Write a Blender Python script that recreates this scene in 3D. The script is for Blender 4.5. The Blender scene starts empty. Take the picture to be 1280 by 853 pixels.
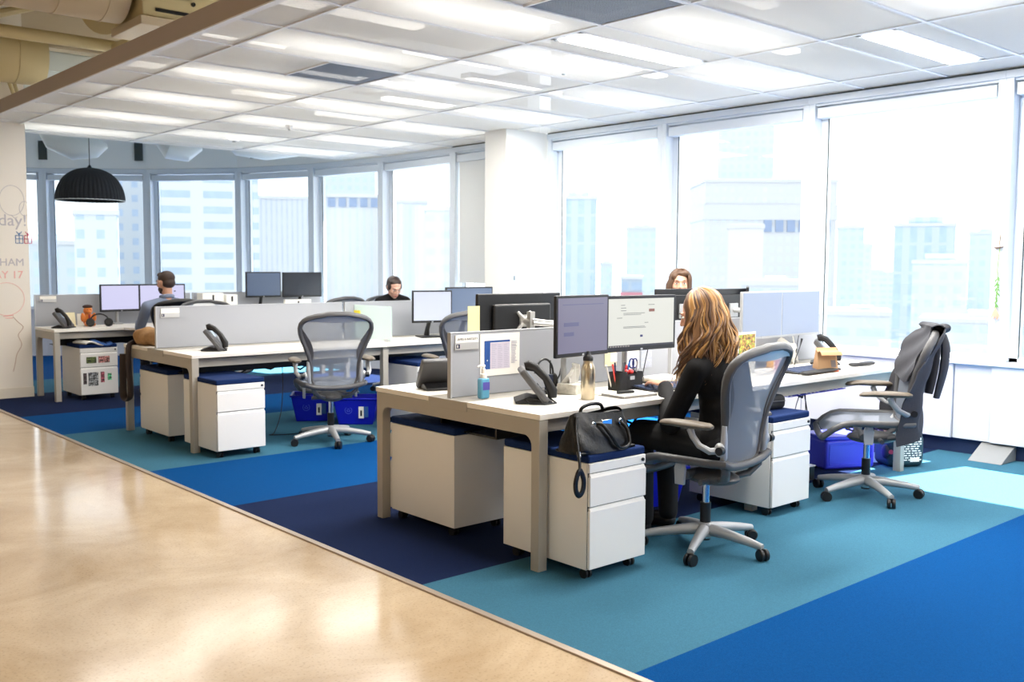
import bpy, bmesh, math, random
from mathutils import Vector, Matrix
import numpy as np
random.seed(7)
SC = bpy.context.scene
COL = SC.collection
pi = math.pi
def R(d): return math.radians(d)

# ------------------------------------------------------------ camera
cam_d = bpy.data.cameras.new('camera'); cam = bpy.data.objects.new('camera', cam_d); COL.objects.link(cam)
cam_d.sensor_fit = 'HORIZONTAL'; cam_d.sensor_width = 36.0; cam_d.lens = 1222.976 / 1280 * 36.0
YAW, PITCH, ROLL = 0.724380, 0.0776494, 0.0051383
_f = Vector((math.sin(YAW)*math.cos(PITCH), math.cos(YAW)*math.cos(PITCH), -math.sin(PITCH)))
_r = Vector((math.cos(YAW), -math.sin(YAW), 0)); _u = _r.cross(_f)
_r2 = math.cos(ROLL)*_r + math.sin(ROLL)*_u; _u2 = -math.sin(ROLL)*_r + math.cos(ROLL)*_u
cam.matrix_world = Matrix(((_r2.x, _u2.x, -_f.x, 0), (_r2.y, _u2.y, -_f.y, 0), (_r2.z, _u2.z, -_f.z, 1.42), (0, 0, 0, 1)))
cam_d.clip_start = 0.05; cam_d.clip_end = 3000
cam_d.dof.use_dof = True; cam_d.dof.focus_distance = 5.0; cam_d.dof.aperture_fstop = 4.0
SC.camera = cam

# ------------------------------------------------------------ light
SC.view_settings.view_transform = 'Standard'; SC.view_settings.look = 'None'
SC.view_settings.gamma = 1.0; SC.view_settings.use_curve_mapping = False
SC.view_settings.exposure = 0.0
SKY_STRENGTH = 2.6; SUN_STRENGTH = 48.0; LAMP_W = 57.0; LENS_E = 9.5; WARM_W = 27.0
w = bpy.data.worlds.new('sky'); SC.world = w; w.use_nodes = True
bg = w.node_tree.nodes['Background']; bg.inputs[0].default_value = (0.94, 0.972, 1.0, 1); bg.inputs[1].default_value = SKY_STRENGTH
sd = bpy.data.lights.new('sun', 'SUN'); sun = bpy.data.objects.new('sun', sd); COL.objects.link(sun)
sd.energy = SUN_STRENGTH; sd.angle = R(0.6); sd.color = (1.0, 0.97, 0.92)
sun.rotation_euler = Vector((-1.0, 0.22, -1.72)).to_track_quat('-Z', 'Y').to_euler(); sun.location = (12, 2, 12)
def area(name, loc, sx, sy, watts, color=(1, 1, 1), rot=(0, 0, 0), portal=False):
    d = bpy.data.lights.new(name, 'AREA'); d.shape = 'RECTANGLE'; d.size = sx; d.size_y = sy; d.energy = watts; d.color = color
    if portal: d.cycles.is_portal = True
    o = bpy.data.objects.new(name, d); COL.objects.link(o); o.location = loc; o.rotation_euler = rot
    return o
area('window_daylight', (7.62, 2.2, 1.7), 2.1, 11.6, 1, rot=(0, R(90), 0), portal=True)
area('window_daylight', (6.2, 14.4, 1.7), 9.5, 2.1, 1, rot=(R(-90), 0, R(-38)), portal=True)
for _y in (-1.5, 2.5, 6.5): area('added_warm_fill', (-1.6, _y, 3.4), 1.2, 1.2, WARM_W*1.6, (1.0, 0.84, 0.62))  # unseen warm fill added to brighten the fascia and cabinet sides
SC.cycles.max_bounces = 9; SC.cycles.diffuse_bounces = 5; SC.cycles.glossy_bounces = 4
SC.cycles.transparent_max_bounces = 24; SC.cycles.transmission_bounces = 6
SC.cycles.caustics_reflective = False; SC.cycles.caustics_refractive = False
SC.cycles.sample_clamp_indirect = 6

# ------------------------------------------------------------ materials
MATS = {}
def lin(c):
    return tuple((v/255/12.92 if v/255 <= 0.04045 else ((v/255+0.055)/1.055)**2.4) for v in c)
def mat(name, rgb, rough=0.5, metal=0.0, spec=0.5, noise=0.0, nscale=40, bump=0.0, bscale=200, emit=0, alpha=1.0, coat=0, sheen=0):
    if name in MATS: return MATS[name]
    m = bpy.data.materials.new(name); m.use_nodes = True; nt = m.node_tree; b = nt.nodes['Principled BSDF']
    c = lin(rgb) + (1,)
    b.inputs['Base Color'].default_value = c; b.inputs['Roughness'].default_value = rough
    b.inputs['Metallic'].default_value = metal; b.inputs['Specular IOR Level'].default_value = spec
    if coat: b.inputs['Coat Weight'].default_value = coat
    if sheen: b.inputs['Sheen Weight'].default_value = sheen
    if alpha < 1: b.inputs['Alpha'].default_value = alpha
    if emit:
        b.inputs['Emission Color'].default_value = c; b.inputs['Emission Strength'].default_value = emit
    if noise or bump:
        tc = nt.nodes.new('ShaderNodeTexCoord')
        n = nt.nodes.new('ShaderNodeTexNoise'); n.inputs['Scale'].default_value = nscale; n.inputs['Detail'].default_value = 5
        nt.links.new(tc.outputs['Object'], n.inputs['Vector'])
        if noise:
            mx = nt.nodes.new('ShaderNodeMix'); mx.data_type = 'RGBA'
            mx.inputs['A'].default_value = tuple(v*(1-noise) for v in c[:3])+(1,); mx.inputs['B'].default_value = tuple(min(1, v*(1+noise)) for v in c[:3])+(1,)
            nt.links.new(n.outputs['Fac'], mx.inputs['Factor']); nt.links.new(mx.outputs['Result'], b.inputs['Base Color'])
        if bump:
            n2 = nt.nodes.new('ShaderNodeTexNoise'); n2.inputs['Scale'].default_value = bscale; n2.inputs['Detail'].default_value = 4
            nt.links.new(tc.outputs['Object'], n2.inputs['Vector'])
            bp = nt.nodes.new('ShaderNodeBump'); bp.inputs['Strength'].default_value = bump; bp.inputs['Distance'].default_value = 0.004
            nt.links.new(n2.outputs['Fac'], bp.inputs['Height']); nt.links.new(bp.outputs['Normal'], b.inputs['Normal'])
    MATS[name] = m
    return m
def holes(name, rgb, open_frac, pitch=0, radius=0, translucent=0.0, rough=0.6, metal=0):
    """sheet or net one can partly see through; pitch > 0 punches a grid of round holes"""
    m = mat(name, rgb, rough, metal); nt = m.node_tree; b = nt.nodes['Principled BSDF']; out = nt.nodes['Material Output']
    tr = nt.nodes.new('ShaderNodeBsdfTransparent'); mx = nt.nodes.new('ShaderNodeMixShader')
    src = b.outputs[0]
    if translucent:
        tl = nt.nodes.new('ShaderNodeBsdfTranslucent'); tl.inputs[0].default_value = lin(rgb)+(1,)
        m2 = nt.nodes.new('ShaderNodeMixShader'); m2.inputs[0].default_value = translucent
        nt.links.new(b.outputs[0], m2.inputs[1]); nt.links.new(tl.outputs[0], m2.inputs[2]); src = m2.outputs[0]
    nt.links.new(src, mx.inputs[1]); nt.links.new(tr.outputs[0], mx.inputs[2]); nt.links.new(mx.outputs[0], out.inputs[0])
    if pitch:
        tc = nt.nodes.new('ShaderNodeTexCoord'); sx = nt.nodes.new('ShaderNodeSeparateXYZ'); nt.links.new(tc.outputs['Object'], sx.inputs[0])
        def M(op, a, bb=None):
            n = nt.nodes.new('ShaderNodeMath'); n.operation = op
            for i, v in enumerate((a, bb)):
                if v is None: continue
                if isinstance(v, (int, float)): n.inputs[i].default_value = v
                else: nt.links.new(v, n.inputs[i])
            return n.outputs[0]
        def cell(o): return M('SUBTRACT', M('FRACT', M('MULTIPLY', o, 1/pitch)), 0.5)
        a, c = cell(sx.outputs[0]), cell(sx.outputs[1])
        d = M('SQRT', M('ADD', M('MULTIPLY', a, a), M('MULTIPLY', c, c)))
        fac = M('ADD', M('MULTIPLY', M('LESS_THAN', d, radius/pitch), open_frac), 0.02)
        nt.links.new(fac, mx.inputs[0])
    else: mx.inputs[0].default_value = open_frac
    return m
white = mat('white_paint', (238, 240, 243), 0.55)
wall_cream = mat('cream_wall_paint', (236, 230, 220), 0.45, noise=0.02, nscale=3)
steel_white = mat('white_powder_coat', (236, 235, 232), 0.42)
lam_white = mat('white_laminate', (240, 236, 228), 0.35, noise=0.02, nscale=8)
leg_beige = mat('pewter_paint', (172, 167, 157), 0.4)
panel_grey = mat('grey_divider_fabric', (160, 163, 170), 0.75, bump=0.2, bscale=900)
navy_fab = mat('navy_cushion_fabric', (16, 40, 86), 0.9, noise=0.2, nscale=300, spec=0.2)
black_pl = mat('black_plastic', (15, 15, 17), 0.42)
black_soft = mat('black_rubber', (20, 20, 22), 0.6)
dark_grey = mat('graphite_plastic', (82, 82, 84), 0.45)
silver = mat('brushed_aluminium', (206, 206, 208), 0.32, metal=0.85)
chrome = mat('chrome', (215, 218, 222), 0.15, metal=1)
taupe = mat('taupe_arm_pad', (98, 88, 75), 0.5)
silver_pl = mat('silver_plastic', (176, 178, 180), 0.4, metal=0.3)
mesh_grey = holes('grey_chair_mesh', (132, 140, 152), 0.36)
mesh_dark = holes('charcoal_chair_mesh', (60, 60, 66), 0.15)
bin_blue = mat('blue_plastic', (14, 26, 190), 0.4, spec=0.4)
paper = mat('paper', (245, 243, 236), 0.8)
frosted = holes('frosted_glass', (222, 238, 232), 0.35, translucent=0.5, rough=0.3)
skin = mat('skin', (204, 154, 128), 0.5, noise=0.05, nscale=30)
cable_m = mat('black_cable', (18, 20, 26), 0.5)

# ------------------------------------------------------------ mesh helpers
class MB:
    def __init__(s): s.v = []; s.f = []; s.mi = []; s.cur = 0
    def add(s, vs, fs):
        o = len(s.v); s.v += [tuple(v) for v in vs]; s.f += [tuple(i+o for i in f) for f in fs]; s.mi += [s.cur]*len(fs); return s
    def slot(s, i): s.cur = i; return s
    def box(s, x0, x1, y0, y1, z0, z1, M=None):
        vs = [Vector((x, y, z)) for z in (z0, z1) for y in (y0, y1) for x in (x0, x1)]
        if M is not None: vs = [M @ v for v in vs]
        return s.add(vs, [(0, 2, 3, 1), (4, 5, 7, 6), (0, 1, 5, 4), (2, 6, 7, 3), (0, 4, 6, 2), (1, 3, 7, 5)])
    def tube(s, pts, r, n=8, closed=False, cap=True, flat=1.0, up=(0, 0, 1), sm=0):
        pts = [Vector(p) for p in pts]; m = len(pts); rr = list(r) if isinstance(r, (list, tuple)) else [r]*m
        if sm:          # rounded through the given points
            P, Q = [], []; g = (lambda i: i % m) if closed else (lambda i: max(0, min(m-1, i)))
            for i in range(m if closed else m-1):
                a, b, c, d = (pts[g(i+k)] for k in (-1, 0, 1, 2))
                for k in range(sm):
                    t = k/sm; P.append(0.5*(2*b+(c-a)*t+(2*a-5*b+4*c-d)*t*t+(3*b-a-3*c+d)*t**3)); Q.append(rr[i]*(1-t)+rr[g(i+1)]*t)
            if not closed: P.append(pts[-1]); Q.append(rr[-1])
            pts, rr, m = P, Q, len(P)
        o = []; upv = Vector(up); prev = None
        for i, p in enumerate(pts):
            if closed: t = pts[(i+1) % m]-pts[i-1]
            else: t = pts[min(i+1, m-1)]-pts[max(i-1, 0)]
            t = t.normalized() if t.length > 1e-9 else Vector((0, 0, 1))
            if prev is None:
                a = upv.cross(t)
                if a.length < 0.1: a = Vector((1, 0, 0)).cross(t)
                if a.length < 0.1: a = Vector((0, 1, 0)).cross(t)
            else: a = prev - t*prev.dot(t)
            a.normalize(); prev = a; b = t.cross(a)
            o += [p+a*rr[i]*math.cos(2*pi*k/n)+b*rr[i]*flat*math.sin(2*pi*k/n) for k in range(n)]
        f = []
        for i in range(m if closed else m-1):
            j = (i+1) % m
            f += [(i*n+k, i*n+(k+1) % n, j*n+(k+1) % n, j*n+k) for k in range(n)]
        if cap and not closed: f += [tuple(reversed(range(n))), tuple((m-1)*n+k for k in range(n))]
        return s.add(o, f)
    def cyl(s, p0, p1, r0, r1=None, n=16): return s.tube([p0, p1], [r0, r0 if r1 is None else r1], n)
    def lathe(s, prof, c=(0, 0, 0), n=24):
        vs = []; m = len(prof)
        for r, z in prof: vs += [(c[0]+r*math.cos(2*pi*k/n), c[1]+r*math.sin(2*pi*k/n), c[2]+z) for k in range(n)]
        fs = [(i*n+k, i*n+(k+1) % n, (i+1)*n+(k+1) % n, (i+1)*n+k) for i in range(m-1) for k in range(n)]
        if prof[0][0] > 1e-5: fs.append(tuple(reversed(range(n))))
        if prof[-1][0] > 1e-5: fs.append(tuple((m-1)*n+k for k in range(n)))
        return s.add(vs, fs)
    def ell(s, c, rad, nu=16, nv=10, M=None):
        vs = []; c = Vector(c)
        for j in range(nv+1):
            t = pi*j/nv
            for k in range(nu):
                p = Vector((rad[0]*math.sin(t)*math.cos(2*pi*k/nu), rad[1]*math.sin(t)*math.sin(2*pi*k/nu), -rad[2]*math.cos(t)))
                vs.append(c+(M @ p if M is not None else p))
        return s.add(vs, [(j*nu+k, j*nu+(k+1) % nu, (j+1)*nu+(k+1) % nu, (j+1)*nu+k) for j in range(nv) for k in range(nu)])
    def grid(s, fn, nu, nv, thick=0):
        P = [[Vector(fn(i/nu, j/nv)) for i in range(nu+1)] for j in range(nv+1)]
        vs = [p for row in P for p in row]; W = nu+1
        fs = [(j*W+i, j*W+i+1, (j+1)*W+i+1, (j+1)*W+i) for j in range(nv) for i in range(nu)]
        if thick:
            N = []
            for j in range(nv+1):
                for i in range(nu+1):
                    a = P[j][min(i+1, nu)]-P[j][max(i-1, 0)]; b = P[min(j+1, nv)][i]-P[max(j-1, 0)][i]
                    nn = a.cross(b); N.append(nn.normalized() if nn.length > 1e-12 else Vector((0, 0, 1)))
            o = len(vs); vs = vs+[v-n*thick for v, n in zip(vs, N)]
            fs = fs+[tuple(reversed([k+o for k in f])) for f in fs]
            B = [i for i in range(W)]+[j*W+nu for j in range(1, nv+1)]+[nv*W+i for i in range(nu-1, -1, -1)]+[j*W for j in range(nv-1, 0, -1)]
            fs += [(B[k], B[k]+o, B[(k+1) % len(B)]+o, B[(k+1) % len(B)]) for k in range(len(B))]
        return s.add(vs, fs)
    def prism(s, poly, z0, z1, axis='z'):
        def P(a, b, c): return {'z': (a, b, c), 'x': (c, a, b), 'y': (a, c, b)}[axis]
        n = len(poly); vs = [P(a, b, z0) for a, b in poly]+[P(a, b, z1) for a, b in poly]
        return s.add(vs, [tuple(reversed(range(n))), tuple(range(n, 2*n))]+[(i, (i+1) % n, n+(i+1) % n, n+i) for i in range(n)])
    def build(s, name, mats, parent=None, bevel=0, loc=None, rot=None, smooth=True, seg=2):
        me = bpy.data.meshes.new(name); me.from_pydata(s.v, [], s.f)
        bm = bmesh.new(); bm.from_mesh(me); bmesh.ops.remove_doubles(bm, verts=bm.verts, dist=1e-6); bmesh.ops.recalc_face_normals(bm, faces=bm.faces)
        mil = None
        bm.to_mesh(me); bm.free()
        if isinstance(mats, (list, tuple)):
            for m in mats: me.materials.append(m)
            if len(me.polygons) == len(s.mi):
                me.polygons.foreach_set('material_index', s.mi)
        else: me.materials.append(mats)
        if smooth:
            me.polygons.foreach_set('use_smooth', [True]*len(me.polygons)); me.set_sharp_from_angle(angle=R(38))
        o = bpy.data.objects.new(name, me); COL.objects.link(o)
        if parent is not None: o.parent = parent
        if loc is not None: o.location = loc
        if rot is not None: o.rotation_euler = rot
        if bevel:
            b = o.modifiers.new('bevel', 'BEVEL'); b.width = bevel; b.segments = seg; b.limit_method = 'ANGLE'; b.angle_limit = R(40)
        return o
def tag(o, label, cat, group=None, kind=None):
    o['label'] = label; o['category'] = cat
    if group: o['group'] = group
    if kind: o['kind'] = kind
    return o
def struct(o): o['kind'] = 'structure'; return o
def thing(name, label, cat, loc=(0, 0, 0), rz=0.0, group=None):
    o = bpy.data.objects.new(name, None); COL.objects.link(o); o.empty_display_size = 0.1
    o.location = loc; o.rotation_euler = (0, 0, rz)
    return tag(o, label, cat, group)
def copy_tree(o, parent=None):
    c = o.copy(); COL.objects.link(c); c.parent = parent
    for ch in o.children: copy_tree(ch, c)
    return c
def dup(src, label, loc, rz=0.0, group=None):
    c = copy_tree(src); c.location = loc; c.rotation_euler = (0, 0, rz); c['label'] = label
    if group: c['group'] = group
    return c
def blob(shapes, voxel, smooth=2):
    """closed overlapping shapes fused into one continuous skin; shapes: ('c', p0, p1, r0, r1) or ('e', centre, radii, rot)"""
    mb = MB()
    for sh in shapes:
        if sh[0] == 'c':
            p0, p1 = Vector(sh[1]), Vector(sh[2]); r0, r1 = sh[3], sh[4]; d = (p1-p0)
            dn = d.normalized()
            pts = []; rr = []
            for a in (80, 60, 40, 20): pts.append(p0-dn*r0*math.sin(R(a))); rr.append(max(r0*math.cos(R(a)), 1e-4))
            pts += [p0, p1]; rr += [r0, r1]
            for a in (20, 40, 60, 80): pts.append(p1+dn*r1*math.sin(R(a))); rr.append(max(r1*math.cos(R(a)), 1e-4))
            mb.tube(pts, rr, 14, flat=sh[5] if len(sh) > 5 else 1.0)
        else: mb.ell(sh[1], sh[2], 20, 14, sh[3] if len(sh) > 3 else None)
    o = mb.build('tmp', skin, smooth=False)
    m = o.modifiers.new('r', 'REMESH'); m.mode = 'VOXEL'; m.voxel_size = voxel
    if smooth: sm = o.modifiers.new('s', 'SMOOTH'); sm.factor = 0.5; sm.iterations = smooth
    dg = bpy.context.evaluated_depsgraph_get()
    me = bpy.data.meshes.new_from_object(o.evaluated_get(dg))
    bpy.data.objects.remove(o)
    return me
def mobj(name, me, m, parent=None):
    me.name = name; me.materials.clear(); me.materials.append(m)
    me.polygons.foreach_set('use_smooth', [True]*len(me.polygons))
    o = bpy.data.objects.new(name, me); COL.objects.link(o)
    if parent is not None: o.parent = parent
    return o
def text(body, size, m, name, parent, loc, rot, ext=0.0006, align='LEFT'):
    c = bpy.data.curves.new('t', 'FONT'); c.body = body; c.size = size; c.extrude = ext; c.align_x = align; c.resolution_u = 3
    o = bpy.data.objects.new('t', c); COL.objects.link(o)
    dg = bpy.context.evaluated_depsgraph_get(); me = bpy.data.meshes.new_from_object(o.evaluated_get(dg))
    bpy.data.objects.remove(o)
    t = mobj(name, me, m, parent); t.location = loc; t.rotation_euler = rot
    me.polygons.foreach_set('use_smooth', [False]*len(me.polygons))
    return t
def loc_of(root, p): return root.matrix_world.inverted() @ Vector(p)

# ------------------------------------------------------------ floor and shell
CE = 2.5; XW = 7.44; CZ = 2.85; SLAB = 4.1
def concrete():
    m = mat('polished_concrete', (214, 190, 156), 0.16, spec=0.6); nt = m.node_tree; b = nt.nodes['Principled BSDF']
    tc = nt.nodes.new('ShaderNodeTexCoord')
    n1 = nt.nodes.new('ShaderNodeTexNoise'); n1.inputs['Scale'].default_value = 1.3; n1.inputs['Detail'].default_value = 7; n1.inputs['Roughness'].default_value = 0.65; n1.inputs['Distortion'].default_value = 0.6
    n2 = nt.nodes.new('ShaderNodeTexNoise'); n2.inputs['Scale'].default_value = 90; n2.inputs['Detail'].default_value = 3
    cr = nt.nodes.new('ShaderNodeValToRGB'); cr.color_ramp.elements[0].position = 0.33; cr.color_ramp.elements[1].position = 0.68
    cr.color_ramp.elements[0].color = lin((176, 152, 121))+(1,); cr.color_ramp.elements[1].color = lin((208, 187, 158))+(1,)
    cr2 = nt.nodes.new('ShaderNodeValToRGB'); cr2.color_ramp.elements[0].position = 0.3; cr2.color_ramp.elements[1].position = 0.45
    cr2.color_ramp.elements[0].color = (0.72, 0.70, 0.66, 1); cr2.color_ramp.elements[1].color = (1, 1, 1, 1)
    mx = nt.nodes.new('ShaderNodeMix'); mx.data_type = 'RGBA'; mx.blend_type = 'MULTIPLY'; mx.inputs['Factor'].default_value = 0.8
    for n in (n1, n2): nt.links.new(tc.outputs['Object'], n.inputs['Vector'])
    nt.links.new(n1.outputs['Fac'], cr.inputs[0]); nt.links.new(n2.outputs['Fac'], cr2.inputs[0])
    nt.links.new(cr.outputs[0], mx.inputs['A']); nt.links.new(cr2.outputs[0], mx.inputs['B']); nt.links.new(mx.outputs['Result'], b.inputs['Base Color'])
    mr = nt.nodes.new('ShaderNodeMapRange'); mr.inputs['To Min'].default_value = 0.06; mr.inputs['To Max'].default_value = 0.22
    nt.links.new(n1.outputs['Fac'], mr.inputs['Value']); nt.links.new(mr.outputs[0], b.inputs['Roughness'])
    return m
struct(MB().box(-5, CE-0.02, -4, 17.5, -0.2, 0).build('floor', concrete()))
def carpet(name, rgb):
    m = mat(name, rgb, 0.95, spec=0.05, noise=0.3, nscale=160, bump=0.5, bscale=400)
    return m
c_light = carpet('teal_carpet', (60, 106, 128)); c_blue = carpet('blue_carpet', (4, 66, 122)); c_navy = carpet('navy_carpet', (24, 36, 68))
bands = [(-4, 2.19, c_blue), (2.19, 3.435, c_light), (3.435, 5.3, c_navy), (5.3, 6.56, c_blue), (6.56, 8.43, c_light), (8.43, 9.65, c_blue), (9.65, 11.3, c_navy), (11.3, 12.6, c_light), (12.6, 17.5, c_blue)]
for i, (a, b_, m) in enumerate(bands): struct(MB().box(CE+0.005, 8.2, a, b_, -0.2, 0.004).build('floor', m, smooth=False))
struct(MB().box(CE-0.025, CE+0.008, -4, 11.0, -0.05, 0.008).build('trim_1', mat('aluminium_strip', (170, 155, 140), 0.4, metal=0.4), bevel=0.002))
# far outer walls, slab
struct(MB().box(-5.2, -5, -4, 17.5, -0.2, SLAB).build('wall_left', wall_cream))
struct(MB().box(-5.2, 7.7, -4.2, -4, -0.2, SLAB).build('wall_near', wall_cream))
slab_m = mat('fireproofed_slab', (168, 154, 122), 0.95, noise=0.6, nscale=6, bump=1.0, bscale=14)
struct(MB().box(-5.2, 8.2, -4.2, 11.7, SLAB, SLAB+0.2).build('ceiling', slab_m))
struct(MB().box(-5.2, 8.2, 11.7, 17.6, 3.55, 3.75).build('ceiling', mat('pale_green_grey_paint', (200, 206, 203), 0.8)))
# whiteboard wall
WY = 11.08
struct(MB().box(-5, 3.03, WY, WY+0.14, 0, SLAB).build('wall_back', wall_cream, bevel=0.002))
struct(MB().box(-5, 3.035, WY-0.012, WY+0.15, 0, 0.11).build('baseboard_back', mat('cream_baseboard', (226, 218, 204), 0.5), bevel=0.004))
struct(MB().box(1.2, 1.35, WY+0.14, 17.5, 0, SLAB).build('wall_far', wall_cream))

# ------------------------------------------------------------ windows
frame_m = mat('pale_blue_grey_frame', (216, 223, 230), 0.45)
glass_m = bpy.data.materials.new('window_glass'); glass_m.use_nodes = True
_nt = glass_m.node_tree; _nt.nodes.clear()
_o = _nt.nodes.new('ShaderNodeOutputMaterial'); _t = _nt.nodes.new('ShaderNodeBsdfTransparent'); _t.inputs[0].default_value = (0.97, 0.99, 1, 1)
_g = _nt.nodes.new('ShaderNodeBsdfGlossy'); _g.inputs['Roughness'].default_value = 0.02
_mx = _nt.nodes.new('ShaderNodeMixShader'); _mx.inputs[0].default_value = 0.05
_nt.links.new(_t.outputs[0], _mx.inputs[1]); _nt.links.new(_g.outputs[0], _mx.inputs[2]); _nt.links.new(_mx.outputs[0], _o.inputs[0])
blind_m = mat('roller_blind_fabric', (226, 228, 226), 0.8)
slit_m = mat('dark_slit', (60, 70, 72), 0.7)
SILL = 0.72; HEAD = 2.66
def window(n, p, q, blind=False):
    """bay from p to q (plan points, left to right as seen from inside); outward normal to the right of p->q reversed"""
    p, q = Vector((p[0], p[1], 0)), Vector((q[0], q[1], 0)); d = (q-p); L = d.length; d.normalize()
    out = Vector((-d.y, d.x, 0))          # outwards
    M = Matrix(((d.x, out.x, 0, p.x), (d.y, out.y, 0, p.y), (0, 0, 1, 0), (0, 0, 0, 1)))
    mb = MB()
    def bx(x0, x1, y0, y1, z0, z1): mb.box(x0, x1, y0, y1, z0, z1, M)
    # local x along the bay from left to right, y outward
    for s0, s1 in ((0, 0.055), (L-0.055, L)): bx(s0, s1, -0.02, 0.16, SILL-0.02, CZ-0.07)
    bx(0.055, 0.12, 0.09, 0.15, SILL, HEAD+0.1); bx(L-0.10, L-0.055, 0.09, 0.15, SILL, HEAD+0.1)
    bx(0.055, L-0.055, 0.0, 0.16, HEAD+0.10, CZ-0.07)          # head
    bx(0.07, L-0.07, -0.005, 0.10, HEAD, HEAD+0.085)            # blind cassette
    bx(0.055, L-0.055, 0.09, 0.15, SILL, SILL+0.035)
    bx(0, L, -0.03, 0.19, CZ-0.07, CZ-0.015)                     # cove
    o = struct(mb.build('window_%d' % n, frame_m, bevel=0.003))
    g = MB(); g.box(0.1, L-0.09, 0.118, 0.126, SILL+0.02, HEAD+0.05, M); g.build('window_pane', glass_m, o)
    s_ = MB(); s_.box(0, L, -0.02, 0.2, CZ-0.017, CZ-0.002, M); s_.build('shadow_gap', slit_m, o)
    s2 = MB(); s2.box(0.122, 0.130, 0.086, 0.095, SILL+0.03, HEAD+0.04, M); s2.build('gasket', slit_m, o)
    if blind:
        b = MB(); b.box(0.08, L-0.08, 0.03, 0.036, 1.22, HEAD+0.01, M); b.box(0.08, L-0.08, 0.025, 0.045, 1.20, 1.225, M); b.build('roller_blind', blind_m, o)
    return M, L
ys = [7.82, 6.22, 4.62, 3.02, 1.42, -0.18, -1.78, -3.38]
n = 1
for i in range(len(ys)-1):
    window(n, (XW, ys[i]), (XW, ys[i+1])); n += 1
arc = [(1.4, 16.95), (3.0, 16.5), (4.56, 15.85), (5.78, 14.9), (6.69, 13.72), (7.17, 12.42), (7.42, 11.03), (7.44, 9.50), (7.44, 8.2)]
for i in range(len(arc)-1):
    window(n, arc[i], arc[i+1], blind=(i == len(arc)-2)); n += 1
# walls under and over the windows
under_m = mat('white_radiator_cover', (212, 214, 222), 0.5)
navy_base = mat('navy_baseboard', (20, 40, 78), 0.6)
def seg_wall(name, p, q, z0, z1, m, inn=0.0, out=0.22, bevel=0.003):
    p, q = Vector((p[0], p[1], 0)), Vector((q[0], q[1], 0)); d = (q-p); L = d.length; d.normalize(); o_ = Vector((-d.y, d.x, 0))
    M = Matrix(((d.x, o_.x, 0, p.x), (d.y, o_.y, 0, p.y), (0, 0, 1, 0), (0, 0, 0, 1)))
    return struct(MB().box(0, L, -inn, out, z0, z1, M).build(name, m, bevel=bevel))
pan = [(7.82, 4.62), (4.62, 3.32), (3.32, 3.04), (3.04, 0.2), (0.2, -4)]
for i, (a, b_) in enumerate(pan): seg_wall('wall_right', (XW, a-0.003), (XW, b_+0.003), 0.12, SILL-0.028, under_m, 0.02 if i != 2 else 0.0)
seg_wall('trim_2', (XW, 7.82), (XW, -4), SILL-0.026, SILL, mat('window_sill_laminate', (240, 242, 246), 0.4), 0.045, 0.22)
seg_wall('baseboard_right', (XW, 7.82), (XW, -4), 0, 0.118, navy_base, -0.04)
seg_wall('wall_right', (XW, 7.82), (XW, -4), CZ-0.012, SLAB, white, -0.02, 0.22)
soff_m = mat('pale_soffit_paint', (244, 244, 240), 0.7)
for i in range(len(arc)-1):
    seg_wall('wall_back', arc[i], arc[i+1], 0.0, SILL-0.03, under_m, 0.02); seg_wall('trim_3', arc[i], arc[i+1], SILL-0.03, SILL, under_m, 0.045)
    seg_wall('wall_back', arc[i], arc[i+1], CZ-0.012, 3.6, soff_m, 0.03 if i < 7 else -0.03)
# column with a little wall-mounted sensor
struct(MB().box(6.86, 7.62, 7.86, 8.21, 0, CZ).build('wall_column', mat('column_paint', (233, 232, 228), 0.5), bevel=0.004))
t = thing('wall_switch', 'small square switch plate high on the white column face', 'switch', (6.99, 7.86, 1.28))
MB().box(-0.035, 0.03, -0.012, 0, -0.03, 0.03).build('switch_plate', mat('pale_plastic', (225, 228, 230), 0.4), t, bevel=0.004)
MB().box(-0.032, -0.008, -0.02, -0.01, -0.024, 0.024).build('switch_button', mat('grey_button', (120, 132, 138), 0.4), t, bevel=0.003)
# floor outlet cover by the window wall
t = tag(MB().prism([(7.22, 0.005), (7.478, 0.005), (7.478, 0.112), (7.45, 0.112)], 2.86, 3.10, 'y').build('floor_duct_cover', mat('grey_metal_cover', (150, 152, 152), 0.5, metal=0.3), bevel=0.003), 'grey metal wedge cover at the foot of the white window wall', 'cable cover')

# ------------------------------------------------------------ ceiling
GX = [2.98, 4.35, 5.68, 7.01, 7.46]; EDGE = 2.66
GY = [4.80+0.672*k for k in range(-13, 11)]+[11.74]
perf = holes('perforated_panel', (244, 245, 246), 0.95, 0.0125, 0.0037, translucent=0.55)
vent_m = holes('grey_grille', (120, 128, 142), 0.5, 0.0125, 0.0042)
lens_m = mat('lamp_lens', (255, 250, 240), 0.5, emit=LENS_E)
tee = MB()
for x in GX[:-1]: tee.box(x-0.012, x+0.012, GY[0], 11.74, CZ-0.004, CZ+0.03)
for y in GY: tee.box(EDGE, 7.46, y-0.011, y+0.011, CZ-0.003, CZ+0.03)
struct(tee.build('ceiling', mat('white_grid', (240, 242, 245), 0.5), smooth=False))
xs = [EDGE]+GX
flush = {(1, 12): 'f', (2, 6): 'x'}
lights_at = []
vents = {(1, 12), (1, 15)}
pan_mb = MB()
direct = []
def cell(yv): return min(range(len(GY)-1), key=lambda k: abs((GY[k]+GY[k+1])/2-yv))
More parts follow.
